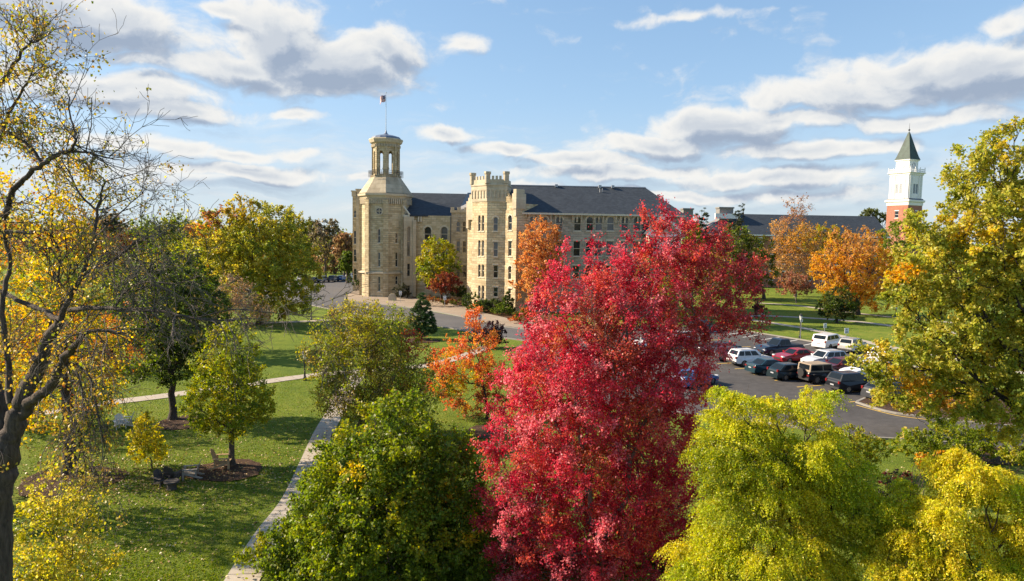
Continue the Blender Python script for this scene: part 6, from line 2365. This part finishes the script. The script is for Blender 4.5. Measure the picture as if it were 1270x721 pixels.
def build_cars():
    white = paint('white', (.72, .72, .72))
    silver = paint('silver', (.42, .41, .39))
    black = paint('black', (.012, .013, .016))
    navy = paint('navy', (.008, .018, .040))
    teal = paint('teal', (.010, .036, .050))
    red = paint('red', (.28, .010, .02))
    maroon = paint('maroon', (.09, .009, .012))
    blue = paint('blue', (.03, .09, .25))
    grey = paint('grey', (.045, .048, .054))
    g = 'cars parked in the lot beyond the crimson maple'
    p = lambda x, y: at(x, y)[:2]
    A = 72
    make_car('suv', 'white estate car with dark windows, rear toward the crimson maple, first in the near row', 'car', p(930, 453), A, white, g, rails=True)
    make_car('sedan', 'teal sedan between the white estate car and the dark green hatchback', 'car', p(955, 463), A, teal, g)
    make_car('hatch', 'dark blue-green hatchback left of the black off-road car', 'car', p(981, 470), A, paint('deep_green', (.007, .018, .024)), g)
    make_car('jeep', 'boxy black off-road car with a tan soft top and spare wheel', 'car', p(1018, 474), A, black, g, roof=M['canvas'])
    make_car('suv', 'black crossover in full view at the near end of the row', 'car', p(1058, 485), A, paint('blue_black', (.004, .006, .011)), g)
    make_car('hatch', 'dark grey car half hidden by yellow oak leaves at the end of the near row', 'car', p(1102, 495), A, grey, g)
    B = A + 180
    make_car('pickup', 'dark blue pickup truck behind the white estate car', 'truck', p(966, 440), B, navy, g)
    make_car('sedan', 'bright red sedan nosed up to the teal sedan', 'car', p(986, 449), B, red, g)
    make_car('suv', 'silver-white crossover between the red sedan and the maroon car', 'car', p(1022, 455), B, paint('pearl', (.52, .54, .56)), g, rails=True)
    make_car('sedan', 'maroon sedan with a bluish windscreen behind the off-road car', 'car', p(1041, 462), B, maroon, g)
    make_car('big_suv', 'large white crossover with roof rails behind the black crossover', 'car', p(1073, 471), B, white, g, rails=True)
    make_car('sedan', 'dark sedan behind the oak leaves beyond the large white crossover', 'car', p(1112, 480), B, grey, g)
    K = 50
    make_car('minivan', 'white minivan seen from behind at the far kerb', 'car', p(1027, 431), K, white, g)
    make_car('suv', 'beige-silver crossover seen from behind beside the white minivan', 'car', p(1058, 436.5), K, silver, g, rails=True)
    make_car('sedan', 'white sedan at the far kerb half covered by oak leaves', 'car', p(1095, 446), K, paint('chalk', (.66, .66, .68)), g)
    g2 = 'cars glimpsed through the crimson maple'
    make_car('sedan', 'white sedan glimpsed through the middle of the crimson maple', 'car', p(806, 432), B, white, g2)
    make_car('suv', 'silver crossover glimpsed through the crimson maple right of the white sedan', 'car', p(840, 428), B, silver, g2)
    make_car('suv', 'blue crossover glimpsed high in the right side of the crimson maple', 'car', p(870, 411), K, navy, g2)
    make_car('sedan', 'dark car at the crimson maple edge, two bays beyond the white estate car', 'car', p(893, 440), B, grey, g2)
    make_car('hatch', 'grey hatchback in the bay next to the white estate car, edged by red leaves', 'car', ROW0 - np.array((.99, -2.70)), A, grey, g2)
    make_car('sedan', 'blue car glimpsed low through the right side of the crimson maple', 'car', p(862, 478), A - 20, blue, g2)
    g3 = 'cars in the far car park left of the hall'
    for (kind, lab, x, y, az, m) in (('suv', 'silver crossover leftmost in the far car park', 377, 350, 12, silver), ('sedan', 'grey sedan beside the silver crossover in the far car park', 390, 350.5, 8, grey),
                                     ('suv', 'pale grey crossover under the low branches in the far car park', 401, 350, 10, paint('pale', (.30, .31, .33))), ('suv', 'navy crossover in the far car park', 414, 349.5, 5, navy),
                                     ('hatch', 'bright blue hatchback in the far car park', 424, 348.5, 6, blue), ('suv', 'white crossover with a red tail nearest the hall in the far car park', 434, 346.5, 200, white)):
        make_car(kind, lab, 'car', p(x, y), az, m, g3)


# ================================================================== STREET FURNITURE
def lamp(px_, py_, top, label):
    b = at(px_, py_)
    Y = b[1]
    h = zat(px_, top, Y)
    root = thing('street_lamp', label, 'street lamp', (b[0], b[1], 0), 0, 'black lantern posts along the paths')
    bm = bmesh.new()
    lathe(bm, (0, 0), [(.17, 0), (.17, .25), (.10, .4), (.075, .6), (.06, h - .95), (.11, h - .9), (.11, h - .84)], 10)
    mesh_obj('post', bm, M['dark'], root, True)
    bm = bmesh.new()
    lathe(bm, (0, 0), [(.11, h - .83), (.2, h - .35), (.2, h - .28)], 8)
    mesh_obj('lantern', bm, M['lamp_glass'], root, True)
    bm = bmesh.new()
    lathe(bm, (0, 0), [(.25, h - .277), (.22, h - .18), (.06, h - .05), (.03, h), (.005, h + .05)], 8)
    mesh_obj('cap', bm, M['dark'], root, True)
    return root


def sign(px_, py_, top, label, w=.45, hh=.6, post=None, blue=False):
    b = at(px_, py_)
    h = zat(px_, top, b[1])
    root = thing('sign_post', label, 'sign', (b[0], b[1], 0), R_(12), 'small parking signs')
    bm = bmesh.new()
    tube(bm, (0, 0, 0), (0, 0, h), .035, n=6)
    mesh_obj('post', bm, post or M['galv'], root, True)
    bm = bmesh.new()
    box(bm, -w / 2, w / 2, -.065, -.040, h - hh, h)
    p = mesh_obj('panel', bm, M['sign_white'], root, True)
    bm = bmesh.new()
    for z0, z1 in ((h - hh + .08, h - hh + .16), (h - hh + .24, h - hh + .30)):
        box(bm, -w * .32, w * .32, -.072, -.067, z0, z1)
    box(bm, -w * .12, w * .12, -.072, -.067, h - .22, h - .08)
    q = mesh_obj('marking', bm, plain('sign_ink', (.08, .16, .12), .5), None)
    q.parent = p
    return root


def adirondack(px_, py_, rz, label, m, scale=1.0):
    b = at(px_, py_)
    root = thing('garden_chair', label, 'chair', (b[0], b[1], 0), R_(rz), 'wooden garden chairs on the left lawn')
    S = scale

    def part(nm, f):
        bm = bmesh.new()
        f(bm)
        bmesh.ops.scale(bm, vec=(S, S, S), verts=bm.verts)
        mesh_obj(nm, bm, m, root, True)

    def slope(bm, x0, x1, p, q, t):
        """slab across x from (y,z) p to q with thickness t"""
        d = Vector((0, q[0] - p[0], q[1] - p[1]))
        nn = Vector((0, -d.z, d.y)).normalized() * t
        vs = [bm.verts.new((x, yz[0] + o.y, yz[1] + o.z)) for x in (x0, x1) for yz, o in ((p, Vector()), (q, Vector()), (q, nn), (p, nn))]
        for f in ((0, 1, 2, 3), (7, 6, 5, 4), (0, 4, 5, 1), (1, 5, 6, 2), (2, 6, 7, 3), (3, 7, 4, 0)):
            bm.faces.new([vs[i] for i in f])

    def seat(bm):
        for i in range(6):
            t0, t1 = i / 6, (i + .86) / 6
            slope(bm, -.27, .27, (-.42 + .62 * t0, .38 - .13 * t0), (-.42 + .62 * t1, .38 - .13 * t1), .025)

    def back(bm):
        for i in range(5):
            x = -.26 + i * .105
            top = .98 - .035 * abs(i - 2) ** 1.5
            slope(bm, x, x + .095, (.18, .24), (.18 + (top - .24) * .42, top), .022)
        slope(bm, -.27, .27, (.30, .55), (.335, .63), -.03)
    part('seat', seat)
    part('backrest', back)
    for s in (-1, 1):
        part('armrest', lambda bm: box(bm, s * .345 - .07, s * .345 + .07, -.45, .32, .555, .58))
        part('leg', lambda bm: box(bm, s * .30 - .025, s * .30 + .025, -.42, -.32, 0, .553))
        part('leg', lambda bm: slope(bm, s * .30 - .02, s * .30 + .02, (-.40, .32), (.55, .0), .09))
        part('arm_post', lambda bm: box(bm, s * .30 - .025, s * .30 + .025, .22, .28, .2, .553))
    return root


def build_furniture():
    lamp(992, 419.5, 389.5, 'black lamp post with a small plate at the far kerb of the parking lot')
    lamp(1111, 391, 378, 'small distant lamp post beside the golden orange maple')
    lamp(378, 472, 434, 'black lamp post on the near footpath left of the scraggly tree')
    lamp(473, 413, 382, 'lamp post showing above the scraggly tree by the driveway')
    lamp(386, 397, 353, 'lamp post between the broad yellow-green tree and the driveway')
    lamp(1172, 392, 372, 'lamp post half hidden by the oak on the park lawn')
    sign(1022, 424, 401, 'white parking sign behind the white minivan')
    sign(1048.5, 431, 407, 'white parking sign behind the beige-silver crossover', .6, .65)
    sign(992.6, 421.5, 396, 'small white plate on a post next to the lamp at the far kerb', .35, .35)
    sign(945, 404, 389, 'white sign at the corner of the lot beside the purple-brown shrub', .5, .7)
    sign(496.5, 376, 361, 'white sign by the round bush at the bell tower', .5, .8)
    sign(551.5, 383, 367, 'white sign on the planted bed below the low rusty maple', .5, .75)
    sign(595, 405, 390, 'pale sign at the driveway edge before the clipped bushes', .5, .75)
    # stone marker by the bell tower
    b = at(486.7, 373.5)
    bm = bmesh.new()
    box(bm, -.75, .75, -.3, .3, 0, .85)
    box(bm, -.6, .6, -.25, .25, .853, 1.1)
    box(bm, -.4, .4, -.2, .2, 1.103, 1.3)
    root = thing('stone_marker', 'low pale stone marker at the pavement by the bell tower', 'marker', (b[0], b[1], .1))
    mesh_obj('block', bm, M['trim_stone'], root, True)
    adirondack(214, 598, 175, 'dark garden chair seen from behind, nearest the small yellow sapling', M['wood_dark'])
    adirondack(238, 593, -75, 'pale-backed garden chair to the right of the dark one', M['wood_grey'])
    adirondack(200, 602, 60, 'low dark garden chair in front of the group, beside the sapling', M['wood_dark'], .8)
    adirondack(275, 581, 100, 'tan garden chair by the trunk in the round mulch bed', M['wood_tan'], 1.15)
    adirondack(157, 529, -70, 'white garden chair on the lawn near the far footpath, facing left', M['wood_white'])
    adirondack(149, 531, 40, 'white garden chair just left of the other white one', M['wood_white'], .9)
    # fire pit like table between the dark chairs
    b = at(213, 607)
    root = thing('log_table', 'round dark table among the dark garden chairs', 'table', (b[0], b[1], 0))
    bm = bmesh.new()
    lathe(bm, (0, 0), [(.36, .36), (.38, .38), (.38, .42), (.36, .44)], 16)
    mesh_obj('table_top', bm, M['wood_dark'], root, True)
    bm = bmesh.new()
    lathe(bm, (0, 0), [(.26, 0), (.22, .1), (.22, .358)], 12)
    mesh_obj('base', bm, M['wood_dark'], root, True)


import time
T0 = time.time()
for fn in (build_ground, build_hall, build_chapel, build_cars, build_furniture, gnarled_tree, build_trees, build_shrubs, build_stuff):
    fn()
    print(fn.__name__, round(time.time() - T0, 1))
